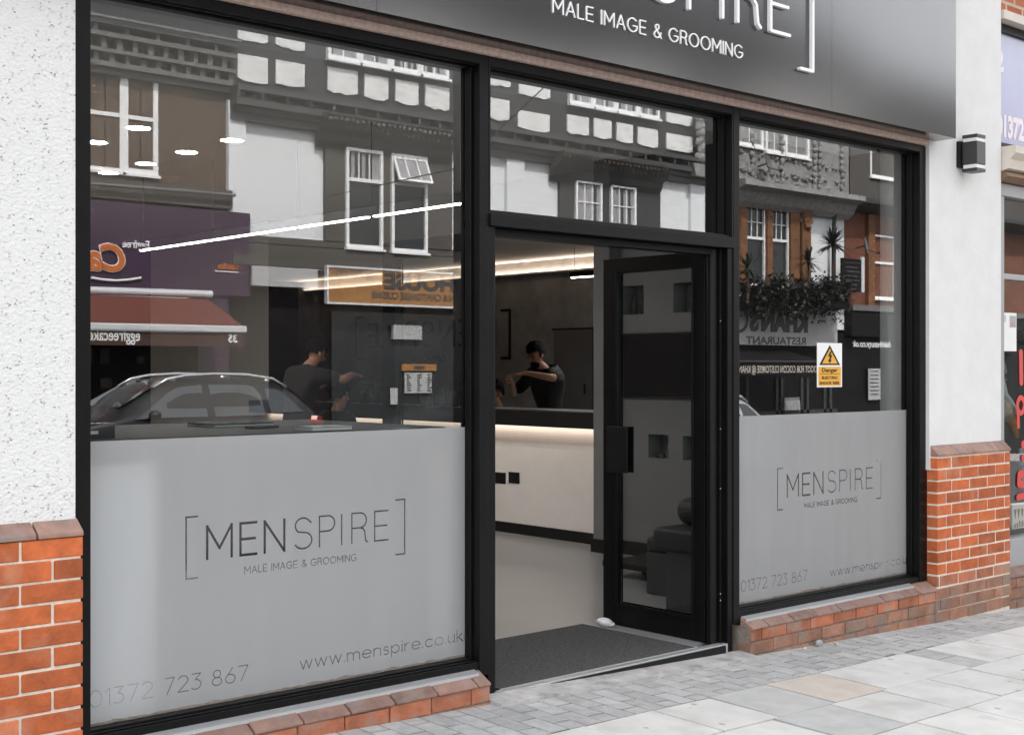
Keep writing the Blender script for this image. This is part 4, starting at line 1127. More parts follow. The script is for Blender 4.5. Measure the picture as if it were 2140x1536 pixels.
MB().box(AX0 - .5, ox(511, VB), oy(VB), oy(VB) + .012, oz(350, 724, VB), oz(350, 695, VB)).build("valance", M['awning2'], aw)
text("web_address", "eggfreecake.co.uk", .27, M['white_letter'], aw, (ox(292, VB), oy(VB) + .016, oz(260, 713, VB)), 'back', fit=(ox(292, VB) - ox(190, VB)) * 1.62, bold=.004)
text("street_number", "35", .19, M['white_letter'], aw, (ox(495, VB), oy(VB) + .016, oz(485, 716, VB)), 'back', fit=ox(495, VB) - ox(476, VB), bold=.006)
MB().box(AX0, ox(405), oy(17), oy(16.95), -.6, oz(300, 700)).build("shop_window", M['shopdark'], A)
MB().box(ox(405), ox(470), oy(17.2), oy(16.85), -.6, oz(300, 612)).build("pier", M['purple'], A)
k = MB()
for i in range(16):
    a = AX0 + 2.5 + i * .33
    for zz_ in (.75, 1.2, 1.62):
        if random.random() < .6: k.box(a, a + random.uniform(.08, .2), oy(16.94), oy(16.92), zz_, zz_ + random.uniform(.08, .3))
k.build("window_display", M['o_taupe'], A)

MB().prism([(oy(16.4), 7.9), (oy(16.4), 8.0), (oy(21), 11.8), (oy(21), 7.9)], 'x', AX0, AX1).build("roof", M['slate'], A)
# --- the white painted building with two dark bays and timber framing
B = thing("timber_framed_building", "white brick building opposite with dark bays and black and white timber upper storey", "building")
BX0, BX1 = ox(475), ox(1512)
ZW = oz(600, 236)                                    # top of the white brick
Zs = oz(600, 496)
wbox(MB(), BX0, BX1, Zs - .05, 9.6).build("wall", M['o_white'], B)
jet = MB(); wbox(jet, BX0, BX1, ZW, 9.6, 16.9, .12).build("jetty", M['o_dark'], B)
c = MB()
for dz, h, d in ((-.30, .14, .16), (-.16, .10, .22), (-.05, .12, .34), (.20, .10, .40)): wbox(c, BX0, BX1, ZW + dz, ZW + dz + h, 17 - d, d + .05)
slots(c, BX0, BX1, ZW + .071, .128, (.065, .45), 16.64, .3)
c.build("cornice", M['o_greydark'], B)
wbox(MB(), BX0, BX1, ZW - .1, ZW + .25, 16.88, .02).build("cornice_slot_shade", M['shopdark'], B)  # dark sheet painted in for shade between the cornice blocks
def vbay(l, r): return ox(l, 16.86), ox(r, 16.86)
pan = MB()
random.seed(5)
def panel(l, t, r, b):
    X0, X1 = vbay(l, r); Z1, Z0 = oz(l, t, 16.86), oz(r, b, 16.86)
    n = 5; jj = lambda: random.uniform(-.02, .02)
    pts = [(X0 + (X1 - X0) * i / n, Z0 + jj() + (.03 if i in (0, n) else 0)) for i in range(n + 1)] + [(X1 + jj() * .5, (Z0 + Z1) / 2), (X1, Z1), (X0, Z1), (X0 + jj() * .5, (Z0 + Z1) / 2)]
    pan.prism(pts, 'y', oy(16.9) + .003, oy(16.86))
for q in ((497, 15, 560, 96), (577, 24, 637, 110), (957, 110, 1005, 178), (1018, 118, 1067, 185), (1085, 130, 1150, 211),
          (497, 113, 560, 178), (577, 126, 637, 187), (685, 140, 748, 203), (762, 156, 812, 213), (827, 167, 875, 224), (889, 177, 939, 234), (956, 195, 1003, 243),
          (1018, 204, 1065, 256), (1083, 231, 1149, 280), (1186, 240, 1231, 287), (1242, 248, 1278, 294), (1289, 257, 1323, 302), (1333, 266, 1375, 311), (1393, 279, 1448, 323), (1393, 210, 1448, 267)):
    panel(*q)
pan.build("infill_panel", M['o_panel'], B)
for l, r, yb, lab in ((685, 938, 122, "four light upper window over the first bay"), (1190, 1378, 217, "four light upper window over the second bay")):
    X0, X1 = ox(l, 16.8), ox(r, 16.8); Zb = oz(l, yb, 16.8)
    for i in range(4):
        a = X0 + (X1 - X0) * i / 4; b = X0 + (X1 - X0) * (i + 1) / 4 - .004
        owindow(B, a, b, Zb, Zb + 1.1, 2, 1, V=16.78, label=lab, fw=.075)
for l, r, yt, ws, can in ((680, 945, 262, ((723, 800, 308, 523, 0), (818, 893, 320, 531, 24)), (672, 950)), (1170, 1380, 352, ((1203, 1258, 376, 520, 0), (1276, 1329, 386, 528, 0)), (1163, 1392))):
    bay = MB(); X0, X1 = ox(l, 16.92), ox(r, 16.92)
    wbox(bay, X0, X1, Zs - .05, ZW - .31, 16.92, .12)
    bay = bay.build("bay_panel", M['o_taupe'] if l < 1000 else M['o_dark'], B)
    ca = MB(); C0, C1 = ox(can[0], 16.7), ox(can[1], 16.7); zt = oz(can[0], yt - 27 if l < 1000 else 316, 16.6)
    ca.prism([(oy(16.92), zt), (oy(16.45), zt), (oy(16.45), zt - .05), (oy(16.58), zt - .12), (oy(16.62), zt - .26), (oy(16.78), zt - .36), (oy(16.82), zt - .5), (oy(16.92), zt - .62)], 'x', C0, C1)
    ca.build("canopy", M['o_dark'], B)
    kk = MB()
    for i in range(26):
        X = C0 + (C1 - C0) * (i + .5) / 26; kk.blob((X, oy(16.50), zt - .10 + random.uniform(-.02, .02)), .05, .035, .05, 8, 6, jit=.008)
        kk.blob((X + .03, oy(16.60), zt - .22), .035, .03, .05, 7, 5, jit=.006)
    kk.build("carved_moulding", M['o_grey'] if l < 1000 else M['bark'], B)
    for a, b, t, bt, op in ws:
        owindow(B, ox(a, 16.88), ox(b, 16.88), oz(b, bt, 16.88), oz(a, t, 16.88), 1, 1, V=16.86, split=.62 if op == 0 and l < 1000 else (.60 if op else .95), tcols=3, open_top=op, trows=1 if l < 1000 else 2, fw=.065)
for l, r, t in ((478, 514, 210), (1060, 1096, 294), (1444, 1475, 352)):
    pl_ = MB(); wbox(pl_, ox(l, 16.9), ox(r, 16.9), Zs - .05, oz(l, t, 16.9), 16.9, .14).build("pilaster", M['o_white'], B)
co_ = MB()
X0, X1 = ox(1448, 16.7), ox(1478, 16.7); zt = oz(1460, 345, 16.7)
co_.prism([(X0 - .1, zt), (X1 + .25, zt), (X1 + .15, zt - .12), (X1, zt - .3), (X0, zt - .3), (X0 - .05, zt - .12)], 'y', oy(16.9), oy(16.6))
for i in range(9): co_.blob(((X0 + X1) / 2 + random.uniform(-.1, .1), oy(16.66), zt + .15 + i * .2), .16, .10, .14, 8, 6, jit=.03)
co_.build("carved_corbel", M['stone'], B)
wbox(MB(), ox(1484), BX1 - .01, oz(1490, 465), oz(1490, 395), 16.95, .05).build("brick_patch", M['o_red'], B)
lc = MB()
for dz, h, d in ((-.12, .13, .08), (-.34, .2, .14), (-.55, .2, .22)): wbox(lc, BX0, BX1, Zs + dz - .04, Zs + dz + h - .04, 17 - d, d + .05)
lc.build("shop_cornice", M['o_taupe'], B)
wbox(MB(), BX0, BX1, -.9, Zs - .6, 17.0, .3).build("shopfront", M['shopdark'], B)
MB().box(ox(690), ox(1010), oy(16.99), oy(16.95), .0, oz(800, 655)).build("shop_window", M['o_pane'], B)
bs = thing("blank_sign_board", "pale blank sign board on the cornice opposite, left of the amber sign", "sign board")
obox(MB(), 527, 556, 664, 604, 16.7, .05).build("board", M['khan'], bs)
hs = thing("restaurant_sign", "amber Chinese restaurant sign board with dark slab lettering opposite", "sign")
V = 16.6
SX0, SX1 = ox(686, V), ox(1120, V); sz1, sz0 = oz(690, 560, V), oz(690, 632, V)
MB().box(SX0, SX1, oy(V) - .08, oy(V), sz0, sz1).build("sign_board", M['amber'], hs)
k = MB(); 
for a, b, c, d in ((SX0 - .04, SX1, sz1, sz1 + .04), (SX0 - .04, SX1, sz0 - .04, sz0), (SX0 - .04, SX0, sz0, sz1)): k.box(a, b, oy(V) - .08, oy(V) + .02, c, d)
k.build("sign_frame", M['silver'], hs)
yb_ = oy(V) + .004
text("telephone_number", "727 673", .20, M['darkgrey_letter'], hs, (ox(758, V), yb_, oz(730, 581, V)), 'back', fit=ox(758, V) - ox(701, V), bold=.008)
MB().lathe([(.055, 0), (.05, .02), (.0, .02)], n=16).box(-.09, .09, -.03, .03, .06, .09).box(-.06, .06, -.05, .05, .0, .06).build("telephone_symbol", M['darkgrey_letter'], hs, loc=(ox(770, V), yb_, oz(770, 581, V)))
ex = ox(982, V)
text("name_lettering", "EI HOUSE", .42, M['darkgrey_letter'], hs, (ex + .16, yb_, oz(890, 608, V)), 'back', fit=ex + .16 - ox(802, V), bold=.022)
text("cuisine_line", "SZECHUAN & CANTONESE CUISINE", .19, M['darkgrey_letter'], hs, (ox(1010, V), yb_, oz(880, 629, V)), 'back', fit=ox(1010, V) - ox(776, V), bold=.006)
mn = thing("menu_board", "white menu sheet under an amber header in the restaurant window opposite", "menu")
obox(MB(), 840, 762, 912, 776, 16.9, .04).build("header", M['amber'], mn); obox(MB(), 866, 766, 887, 772, 16.89, .005).build("header_text", M['darkgrey_letter'], mn)
obox(MB(), 846, 780, 902, 822, 16.9, .03).build("menu_sheet", M['khan'], mn)
k = MB()
for r in range(7):
    for q in (850, 872, 893): obox(k, q, 783 + r * 5.4, q + random.choice((5, 7, 9)), 786 + r * 5.4, 16.895, .004)
k.build("menu_text", M['darkgrey_letter'], mn)
lb = thing("light_box", "pale blank light box hanging in the restaurant window opposite", "light box")
obox(MB(), 822, 680, 882, 711, 16.85, .08).build("box_body", M['khan'], lb)
pm = thing("paper_notice", "small pale notice at the edge of the restaurant window opposite", "notice")
obox(MB(), 816, 812, 831, 846, 16.9, .02).build("sheet", M['khan'], pm)

MB().prism([(oy(16.5), 9.35), (oy(16.5), 9.45), (oy(21), 13.6), (oy(21), 9.35)], 'x', BX0, BX1).build("roof", M['slate'], B)
# --- restaurant with a carved stone frieze, and the red brick shop at the end
D = thing("stone_fronted_restaurant", "restaurant building opposite with carved grey stone frieze and terracotta windows", "building")
DX0, DX1 = BX1, ox(1764)
wbox(MB(), DX0, DX1, 2.5, 9.6).build("wall", M['o_white'], D)
st_ = MB(); wbox(st_, DX0, DX1, oz(1650, 415), 9.6, 16.85, .2).build("stone_front", M['stone'], D)
k = MB()
for i in range(110):
    X = random.uniform(DX0 + .1, DX1 - .1); r0 = random.choice((0, 1, 2)); z = oz(1650, (340, 372, 392)[r0]) + random.uniform(-.06, .06)
    k.blob((X, oy(16.84), z), random.uniform(.04, .11), .06, random.uniform(.03, .08), 7, 5, jit=.02)
for px in (1560, 1622, 1690, 1702, 1748):
    for j in range(9): k.blob((ox(px) + random.uniform(-.03, .03), oy(16.82), oz(px, 395) + j * .17), .07, .07, .10, 7, 5, jit=.02)
k.build("carving", M['stone'], D, smooth=True)
cz = oz(1650, 405)
MB().prism([(oy(16.86), cz + .1), (oy(16.3), cz + .06), (oy(16.28), cz - .08), (oy(16.55), cz - .16), (oy(16.7), cz - .42), (oy(16.86), cz - .55)], 'x', DX0, DX1).build("cornice", M['stone'], D)
for l, r, b in ((1540, 1596, 312), (1601, 1640, 325), (1642, 1692, 334)):
    X0, X1 = ox(l, 16.8), ox(r, 16.8); zb = oz(r, b, 16.8); owindow(D, X0, X1, zb, zb + 1.5, 2, 1, V=16.8, split=None, fw=.08)
zt, zb = oz(1600, 432), oz(1600, 600)
MB().prism([(oy(16.4), 9.6), (oy(16.4), 9.7), (oy(21), 13.6), (oy(21), 9.6)], 'x', DX0, DX1).build("roof", M['slate'], D)
tb_ = MB()
T = [ox(p_, 16.9) for p_ in (1545, 1559, 1601, 1612, 1650, 1668)]
for a, b in ((T[0], T[1]), (T[2], T[3]), (T[4], T[5])):
    z = zb
    while z < zt: tb_.box(a, b, oy(17), oy(16.85), z, min(z + .26, zt) - .008); z += .26
tb_.box(T[0], ox(1740, 16.9), oy(17), oy(16.8), zt, zt + .22)
tb_.build("window_surround", M['terracotta'], D)
for a, b in ((T[1], T[2]), (T[3], T[4])): owindow(D, a + .01, b - .01, zb, zt - .03, 1, 1, V=16.92, split=.85, tcols=3, trows=2, curtain=False, fw=.05)
cp = MB(); X0, X1 = ox(1674, 16.85), ox(1692, 16.85); z = zb
while z < zt - .5: cp.box(X0, X1, oy(17), oy(16.8), z, z + .25); z += .258
for i in range(14): cp.blob(((X0 + X1) / 2 + random.uniform(-.14, .14), oy(16.78), zt - .3 + random.uniform(-.16, .2)), .09, .07, .09, 8, 6, jit=.02)
cp.build("pilaster", M['terracotta'], D)
MB().tube([(ox(1748, 16.8), oy(16.8), cz - .1), (ox(1743, 16.8), oy(16.8), cz - .7), (ox(1741, 16.8), oy(16.8), 2.6)], .06, 8).build("drainpipe", M['o_dark'], D)
wbox(MB(), DX0, DX1, -1.2, 2.6, 17.0, .3).build("shopfront", M['shopdark'], D)
k = MB()
for l in (1560, 1622, 1632, 1674, 1686, 1722, 1734): obox(k, l, 790, l + 5, 900, 16.95, .04)
obox(k, 1550, 862, 1750, 868, 16.95, .05); k.build("shopfront_frame", M['o_dark2'], D)
k = MB()
for i in range(14): k.lathe([(.035, 0), (.035, .2), (.012, .27), (.012, .34)], (ox(1640 + i * 2.3, 16.9), oy(16.9), oz(1655, 858, 16.9)), 8)
k.build("bottle_display", M['o_curtain'], D)
ks = thing("restaurant_sign", "pale grey restaurant sign board with large dark letters under hanging plants", "sign")
V = 16.6
KZ1, KZ0 = oz(1650, 640, V), oz(1650, 723, V)
MB().box(DX0 - 1.2, ox(1750, V), oy(V) - .1, oy(V), KZ0, KZ1).build("sign_board", M['khan'], ks)
text("name_lettering", "KHAN'S", .66, M['darkgrey_letter'], ks, (ox(1687, V), oy(V) + .004, oz(1650, 693, V)), 'back', fit=ox(1687, V) - ox(1566, V), bold=.035, extrude=.02)
text("second_line", "RESTAURANT", .27, M['darkgrey_letter'], ks, (ox(1684, V), oy(V) + .004, oz(1650, 721, V)), 'back', fit=ox(1684, V) - ox(1559, V), bold=.008)
MB().lathe([(.34, 0), (.34, .02), (.26, .021), (.26, .0)], n=28, ring=True).build("emblem", M['darkgrey_letter'], ks, loc=(ox(1545, V), oy(V) + .01, oz(1545, 668, V))).rotation_euler = (rad(-90), 0, 0)
ka = thing("awning", "black restaurant awning with pale lettering along its valance", "awning")
VA, VB = 16.7, 15.5
za, zb_ = oz(1620, 733, VA), oz(1620, 757, VB)
XA0, XA1 = DX0 - 1.5, ox(1722, VB)
MB().face([(XA0, oy(VA), za), (XA1, oy(VA), za), (XA1, oy(VB), zb_), (XA0, oy(VB), zb_)]).face([(XA0, oy(VA), za - .012), (XA1, oy(VA), za - .012), (XA1, oy(VB), zb_ - .012), (XA0, oy(VB), zb_ - .012)], True).build("cloth", M['shopdark'], ka)
MB().box(XA0, XA1, oy(VB), oy(VB) + .012, zb_ - .34, zb_).build("valance", M['shopdark'], ka)
MB().tube([(XA0, oy(VB) + .02, zb_ + .0), (XA1, oy(VB) + .02, zb_ + .0)], .03, 8).build("front_bar", M['o_dark'], ka)
text("valance_lettering", "OOOOOT FOR COCON CUSTOMISE @ KHAN'S", .25, M['n_cream'], ka, (XA1 - .06, oy(VB) + .016, zb_ - .27), 'back', fit=XA1 - ox(1540, VB), bold=.002)
# trailing plants, yuccas
def spiky(label, px, py, V, R, n, foot):
    p = thing("yucca_plant", label, "yucca", "yuccas on the restaurant ledge", (ox(px, V), oy(V), oz(px, py, V)))
    lf = MB()
    for i in range(n):
        th = random.uniform(0, 2 * math.pi); el = random.uniform(-.5, 1.45); d = Vector((math.cos(th) * math.cos(el), math.sin(th) * math.cos(el) * .9, math.sin(el))); l = R * random.uniform(.7, 1.1)
        sd_ = d.cross(Vector((0, 0, 1)))
        sd_ = sd_.normalized() if sd_.length > .01 else Vector((1, 0, 0))
        w = .028 * R / .5; pts = [Vector((0, 0, 0)) + d * l * t + Vector((0, 0, -.18 * l * t * t)) for t in (0, .35, .7, 1)]
        ws_ = (w * .6, w, w * .7, .002)
        for j in range(3): lf.face([pts[j] - sd_ * ws_[j], pts[j] + sd_ * ws_[j], pts[j + 1] + sd_ * ws_[j + 1], pts[j + 1] - sd_ * ws_[j + 1]])
    lf.build("leaves", M['leaf'], p)
    MB().tube([(0, 0, .02), (.03, 0, -foot * .5), (-.02, 0, -foot)], .045, 8).build("stem", M['bark'], p)
spiky("tallest yucca with a big spiky head against the white brick opposite", 1740, 512, 15.9, .62, 95, 1.5)
spiky("middle yucca with a smaller spiky head beside the tallest one", 1689, 547, 15.9, .50, 60, 1.1)
spiky("leaning yucca in front of the first terracotta window opposite", 1562, 560, 15.9, .50, 45, .9)
def foliage(label, l, r, t, b, V, n, kind="plant"):
    p = thing("trailing_plant", label, "plant", "trailing plants over the restaurant sign", (ox((l + r) / 2, V), oy(V), oz((l + r) / 2, b, V)))
    X0, X1 = ox(l, V) - p.location.x, ox(r, V) - p.location.x; H = oz((l + r) / 2, t, V) - p.location.z
    lf = MB(); cl_ = [(random.uniform(X0, X1), random.uniform(-.3, .3), random.uniform(.35, 1) * H) for _ in range(16)]
    for i in range(n):
        c = random.choice(cl_); q = Vector((random.gauss(c[0], .17), random.gauss(c[1], .14), random.gauss(c[2], .13)))
        if random.random() < .10: q.z = random.uniform(-.12, .6) * H; q.x = c[0] + random.gauss(0, .03)
        d = Vector((random.gauss(0, 1), random.gauss(0, 1), random.gauss(-.3, .8))).normalized(); sd_ = d.cross(Vector((random.random(), random.random(), 1))).normalized()
        L_ = random.uniform(.06, .16); w = L_ * .28
        lf.face([q - sd_ * w * .4, q + d * L_ * .5 - sd_ * w, q + d * L_, q + d * L_ * .5 + sd_ * w])
    lf.build("leaves", M['leaf2'], p)
    MB().box(X0 + .05, X1 - .05, -.16, .16, .30 * H, .52 * H).build("trough", M['shopdark'], p, bevel=.02)
foliage("dark trailing plants in the trough before the first terracotta window", 1540, 1612, 590, 656, 16.1, 2600)
foliage("dark trailing plants in the middle trough over the sign's letters", 1612, 1692, 590, 658, 16.1, 2600)
foliage("dark trailing plants in the end trough below the tall yucca", 1698, 1768, 594, 668, 16.1, 2600)
def dish(label, px, py, V, R):
    d = thing("satellite_dish", label, "satellite dish", "satellite dishes opposite", (ox(px, V), oy(V), oz(px, py, V)))
    b = MB().lathe([(R * k / 6, .10 * R * (k / 6) ** 2 * 2.2) for k in range(7)] + [(R * k / 6, .10 * R * (k / 6) ** 2 * 2.2 - .015) for k in range(6, -1, -1)], n=26).build("reflector", M['dishgrey'], d)
    b.rotation_euler = (rad(-80), 0, rad(-25))
    MB().tube([(0, 0, -.1), (.12, .34, -.22)], .014, 6).tube([(.12, .32, -.22), (.12, .4, -.2)], .035, 8).tube([(0, -.02, 0), (0, -.3, -.05)], .02, 6).build("feed_arm", M['o_dark2'], d)
dish("grey satellite dish on the carved stone frieze opposite", 1603, 343, 16.5, .25)
dish("grey satellite dish beside the hanging black price board opposite", 1808, 515, 16.5, .23)
E_ = thing("red_brick_building", "red brick and terracotta shop at the end of the row opposite", "building")
EX0, EX1 = DX1, ox(1764) + 14
wbox(MB(), EX0, EX1, 2.4, 8.0).build("wall", M['o_red'], E_)
wbox(MB(), EX0, EX1, oz(1800, 425), 9.0, 16.8, .3).build("upper_storey", M['o_taupe'], E_)
ez = oz(1800, 425)
MB().prism([(oy(16.4), 9.0), (oy(16.4), 9.1), (oy(21), 11.6), (oy(21), 9.0)], 'x', EX0, EX1).build("roof", M['slate'], E_)
MB().prism([(oy(16.8), ez + .1), (oy(16.3), ez), (oy(16.3), ez - .12), (oy(16.7), ez - .24), (oy(17), ez - .3)], 'x', EX0, EX1).build("cornice", M['o_dark2'], E_)
owindow(E_, ox(1818, 16.8), ox(1870, 16.8), oz(1830, 372, 16.8), oz(1830, 295, 16.8), 1, 1, V=16.78, curtain=False, fw=.07)
owindow(E_, ox(1822), ox(1868), oz(1830, 625), oz(1830, 492), 1, 1, V=16.95, split=.8, tcols=1, curtain=False)
owindow(E_, ox(1900), ox(1960), oz(1830, 625), oz(1830, 492), 2, 1, V=16.95, split=.8, curtain=False)
k = MB()
for l, r in ((1808, 1821), (1869, 1880)):
    z = oz(1815, 650)
    while z < ez - .4: k.box(ox(l), ox(r), oy(17), oy(16.88), z, z + .24); z += .25
k.build("window_surround", M['terracotta'], E_)
wbox(MB(), EX0, EX1, -1.3, 2.45, 17.0, .3).build("shopfront", M['shopdark'], E_)
wbox(MB(), EX0, EX1, oz(1800, 705), oz(1800, 655), 16.75, .3).build("fascia", M['shopdark'], E_)
wbox(MB(), EX0, EX1, oz(1800, 652), oz(1800, 640), 16.7, .35).build("fascia_cornice", M['o_grey'], E_)
es = thing("salon_lettering", "white script web address on the black shopfront at the end of the row", "lettering")
text("web_address", "hairbeauty.co.uk", .26, M['white_letter'], es, (ox(1862, 16.74), oy(16.745), oz(1812, 726, 16.74)), 'back', fit=ox(1862, 16.74) - ox(1782, 16.74), bold=.004, shear=.3)
ep = thing("window_poster", "white price list in the black shop window at the end of the row", "poster")
obox(MB(), 1815, 771, 1840, 836, 16.9, .02).build("sheet", M['khan'], ep)
k = MB()
for i in range(7): obox(k, 1818, 776 + i * 8, 1836, 778 + i * 8, 16.895, .004)
k.build("printed_lines", M['darkgrey_letter'], ep)
eb = thing("hanging_board", "black hanging price board with gold lines beside the tall yucca", "sign board")
obox(MB(), 1760, 540, 1806, 612, 16.5, .06).build("board", M['shopdark'], eb)
k = MB()
for i in range(7): obox(k, 1766 + (i % 3) * 2, 549 + i * 9, 1797 - (i % 2) * 5, 552.5 + i * 9, 16.49, .008)
k.build("gold_lines", M['o_grey'], eb)
obox(MB(), 1801, 538, 1807, 612, 16.48, .05).build("side_post", M['silver'], eb)
tag(MB().tube([(ox(688, 16.9), oy(16.9), oz(688, 411, 16.9)), (ox(760, 15), oy(15), oz(760, 396, 15)), (ox(850, 13), oy(13), oz(850, 376, 13)), (ox(960, 11), oy(11), oz(960, 352, 11)), (ox(1700, 5), oy(5), oz(1700, -350, 5))], .010, 6).build("overhead_cable", M['cable']),
    "thin black cable slung across the street in front of the casements", "cable")

# ------------------------------------------------------------------ parked cars
def lerp(a, b, t): return a + (b - a) * t
ST = [ # x, underside, belt, top, half width at belt, half width at top   (front = 0)
 (0.00, .34, .52, .58, .58, .50), (.08, .24, .66, .74, .74, .62), (.35, .20, .82, .90, .84, .66), (.80, .20, .92, .99, .87, .68), (1.12, .20, .97, 1.05, .88, .68),
 (1.30, .20, .99, 1.16, .88, .66), (1.70, .20, 1.00, 1.40, .885, .62), (2.05, .20, 1.00, 1.535, .89, .60), (2.60, .20, 1.00, 1.585, .89, .60), (3.30, .20, 1.01, 1.575, .89, .60), (3.80, .22, 1.03, 1.52, .88, .59),
 (4.08, .24, 1.05, 1.40, .86, .575), (4.32, .27, 1.05, 1.20, .84, .60), (4.46, .32, .98, 1.06, .81, .60), (4.52, .42, .80, .86, .74, .58)]
def stat(x):
    for a, b in zip(ST[:-1], ST[1:]):
        if a[0] <= x <= b[0]:
            t = (x - a[0]) / (b[0] - a[0]); return [lerp(p, q, t) for p, q in zip(a, b)]
    return list(ST[-1] if x > 1 else ST[0])
def side(x, s, e=1, off=0):
    """a point on the glasshouse side: s = 0 at the belt, 1 at the roof edge"""
    _, u, b, t, wb, wt = stat(x)
    return Vector((x, e * (lerp(wb, wt, s ** 1.25) + off), lerp(b, t - .02, s)))
def build_car(label, paint):
    c = thing("parked_car", label, "car", "cars parked across the street")
    bm_ = MB(); rows = []
    xs = sorted({s[0] for s in ST} | {1.2, 1.5, 1.9, 2.3, 2.95, 3.55, 3.95, 4.2})
    for x in xs:
        _, u, b, t, wb, wt = stat(x)
        half = [(0, u), (wb * .8, u), (wb * .97, u + .10), (wb, lerp(u, b, .55)), (wb, b)] + [(lerp(wb, wt, s ** 1.25), lerp(b, t - .02, s)) for s in (.33, .66, 1)] + [(wt * .8, t + .008), (wt * .4, t + .03), (0, t + .036)]
        pts = [(x, y, z) for y, z in half] + [(x, -y, z) for y, z in half[-2:0:-1]]
        rows.append([bm_.b.verts.new(p) for p in pts])
    n = len(rows[0])
    for i in range(len(rows) - 1):
        for k in range(n): bm_.b.faces.new([rows[i][k], rows[i][(k + 1) % n], rows[i + 1][(k + 1) % n], rows[i + 1][k]])
    bm_.b.faces.new(rows[0][::-1]); bm_.b.faces.new(rows[-1])
    bd = bm_.build("body", M[paint], c, smooth=True)
    m = bd.modifiers.new("sub", 'SUBSURF'); m.levels = 1; m.render_levels = 1
    def patch(name, ring, m_, par, e, off=.008):
        g = MB(); top, bot = ring
        A = [side(x, s, e, off) for x, s in top]; Bt = [side(x, s, e, off) for x, s in bot]
        for i in range(len(A) - 1): g.face([A[i], A[i + 1], Bt[i + 1], Bt[i]])
        for v in list(g.b.verts): pass
        bmesh.ops.remove_doubles(g.b, verts=g.b.verts, dist=.0005)
        return g.build(name, m_, par, smooth=True)
    def win(x0, x1, f0, f1, b0=.04, t1=.86, n=9):
        xs_ = [lerp(x0, x1, i / n) for i in range(n + 1)]
        return ([(x, lerp(b0, t1, max(0.02, min(1, f0(x), f1(x))))) for x in xs_], [(x, b0) for x in xs_])
    one = lambda x: 1
    for e in (1, -1):
        patch("side_window", win(1.38, 2.50, lambda x: 1 - ((2.2 - min(x, 2.2)) / .82) ** 1.7, one), M['carglass'], c, e)
        patch("side_window", win(2.62, 3.45, one, lambda x: 1 - max(0, (x - 3.28) / .17) ** 2 * .3), M['carglass'], c, e)
        patch("quarter_window", win(3.55, 4.12, one, lambda x: 1 - max(0, (x - 3.75) / .38) ** 2, .08, .80), M['carglass'], c, e)
        g = MB(); pts = [(1.80, .0), (2.0, .04), (2.3, .055), (2.75, .055), (3.3, .055), (3.75, .045), (3.98, .0)]
        for a, b in ((0, 3), (3, 5), (5, 6)): pass
        g.tube([(x, e * .575, stat(x)[3] + h) for x, h in pts], .026, 8)
        for x in (2.1, 2.9, 3.65): g.box(x - .04, x + .04, e * .575 - .015, e * .575 + .015, stat(x)[3] - .02, stat(x)[3] + .04)
        g.build("roof_rail", M['chrome'], c, smooth=True)
        mr = MB(); mr.blob((1.62, e * 1.0, 1.06), .09, .10, .07, 12, 8); mr.box(1.60, 1.66, e * .86, e * .95, 1.0, 1.04); mr.build("wing_mirror", M[paint], c, smooth=True)
        l = MB(); l.prism([(4.20, .90), (4.49, .86), (4.47, .99), (4.30, 1.02)], 'y', e * .70, e * .865); l.build("tail_light", M['redlens'], c, bevel=.02)
        l = MB(); l.prism([(.10, .62), (.42, .70), (.40, .80), (.13, .72)], 'y', e * .60, e * .845); l.build("headlight", M['clear'], c, bevel=.02)
        for x in (2.56, 3.50):
            g = MB(); g.box(x - .004, x + .004, e * .893, e * .896, .45, 1.0); g.build("door_seam", M['rubber'], c)
        g = MB(); g.box(2.28, 2.44, e * .895, e * .925, .92, .945); g.box(3.22, 3.38, e * .895, e * .925, .93, .955); g.build("door_handle", M[paint], c, bevel=.008)
        for x in (.82, 3.62):
            w = MB(); w.tube([(x, e * .66, .31), (x, e * .885, .31)], .31, 28); wo = w.build("tyre", M['rubber'], c)
            w = MB(); w.tube([(x, e * .88, .31), (x, e * .892, .31)], .20, 20)
            for k in range(5): w.box(-.02, .02, e * .892, e * .90, .03, .2, Matrix.Translation((x, 0, .31)) @ Matrix.Rotation(rad(72 * k), 4, 'Y'))
            w.build("rim", M['rim'], wo)
    g = MB()
    A = [(1.30, .62, 1.14), (1.30, -.62, 1.14), (1.98, -.56, 1.51), (1.98, .56, 1.51)]; g.face([(x - .03, y, z + .03) for x, y, z in A]); g.build("windscreen", M['carglass'], c)
    g = MB(); A = [(4.33, .56, 1.17), (4.33, -.56, 1.17), (4.04, -.53, 1.43), (4.04, .53, 1.43)]; g.face([(x + .03, y, z + .02) for x, y, z in A]); g.build("rear_window", M['carglass'], c)
    return c
car = build_car("dark grey estate car with bright roof rails, reflected in the left window", 'carpaint')
RZ = gz(9, -6) - .16
car.location = (ox(672, 12.7) - 4.50, oy(13.5), -.16)
car.rotation_euler = (0, rad(.5), 0)
car2 = build_car("silver car parked further along the street, its rear just showing beside the door frame", 'carwhite')
car2.location = (ox(1611, 12.7) - 4.48, oy(13.5), -.62)

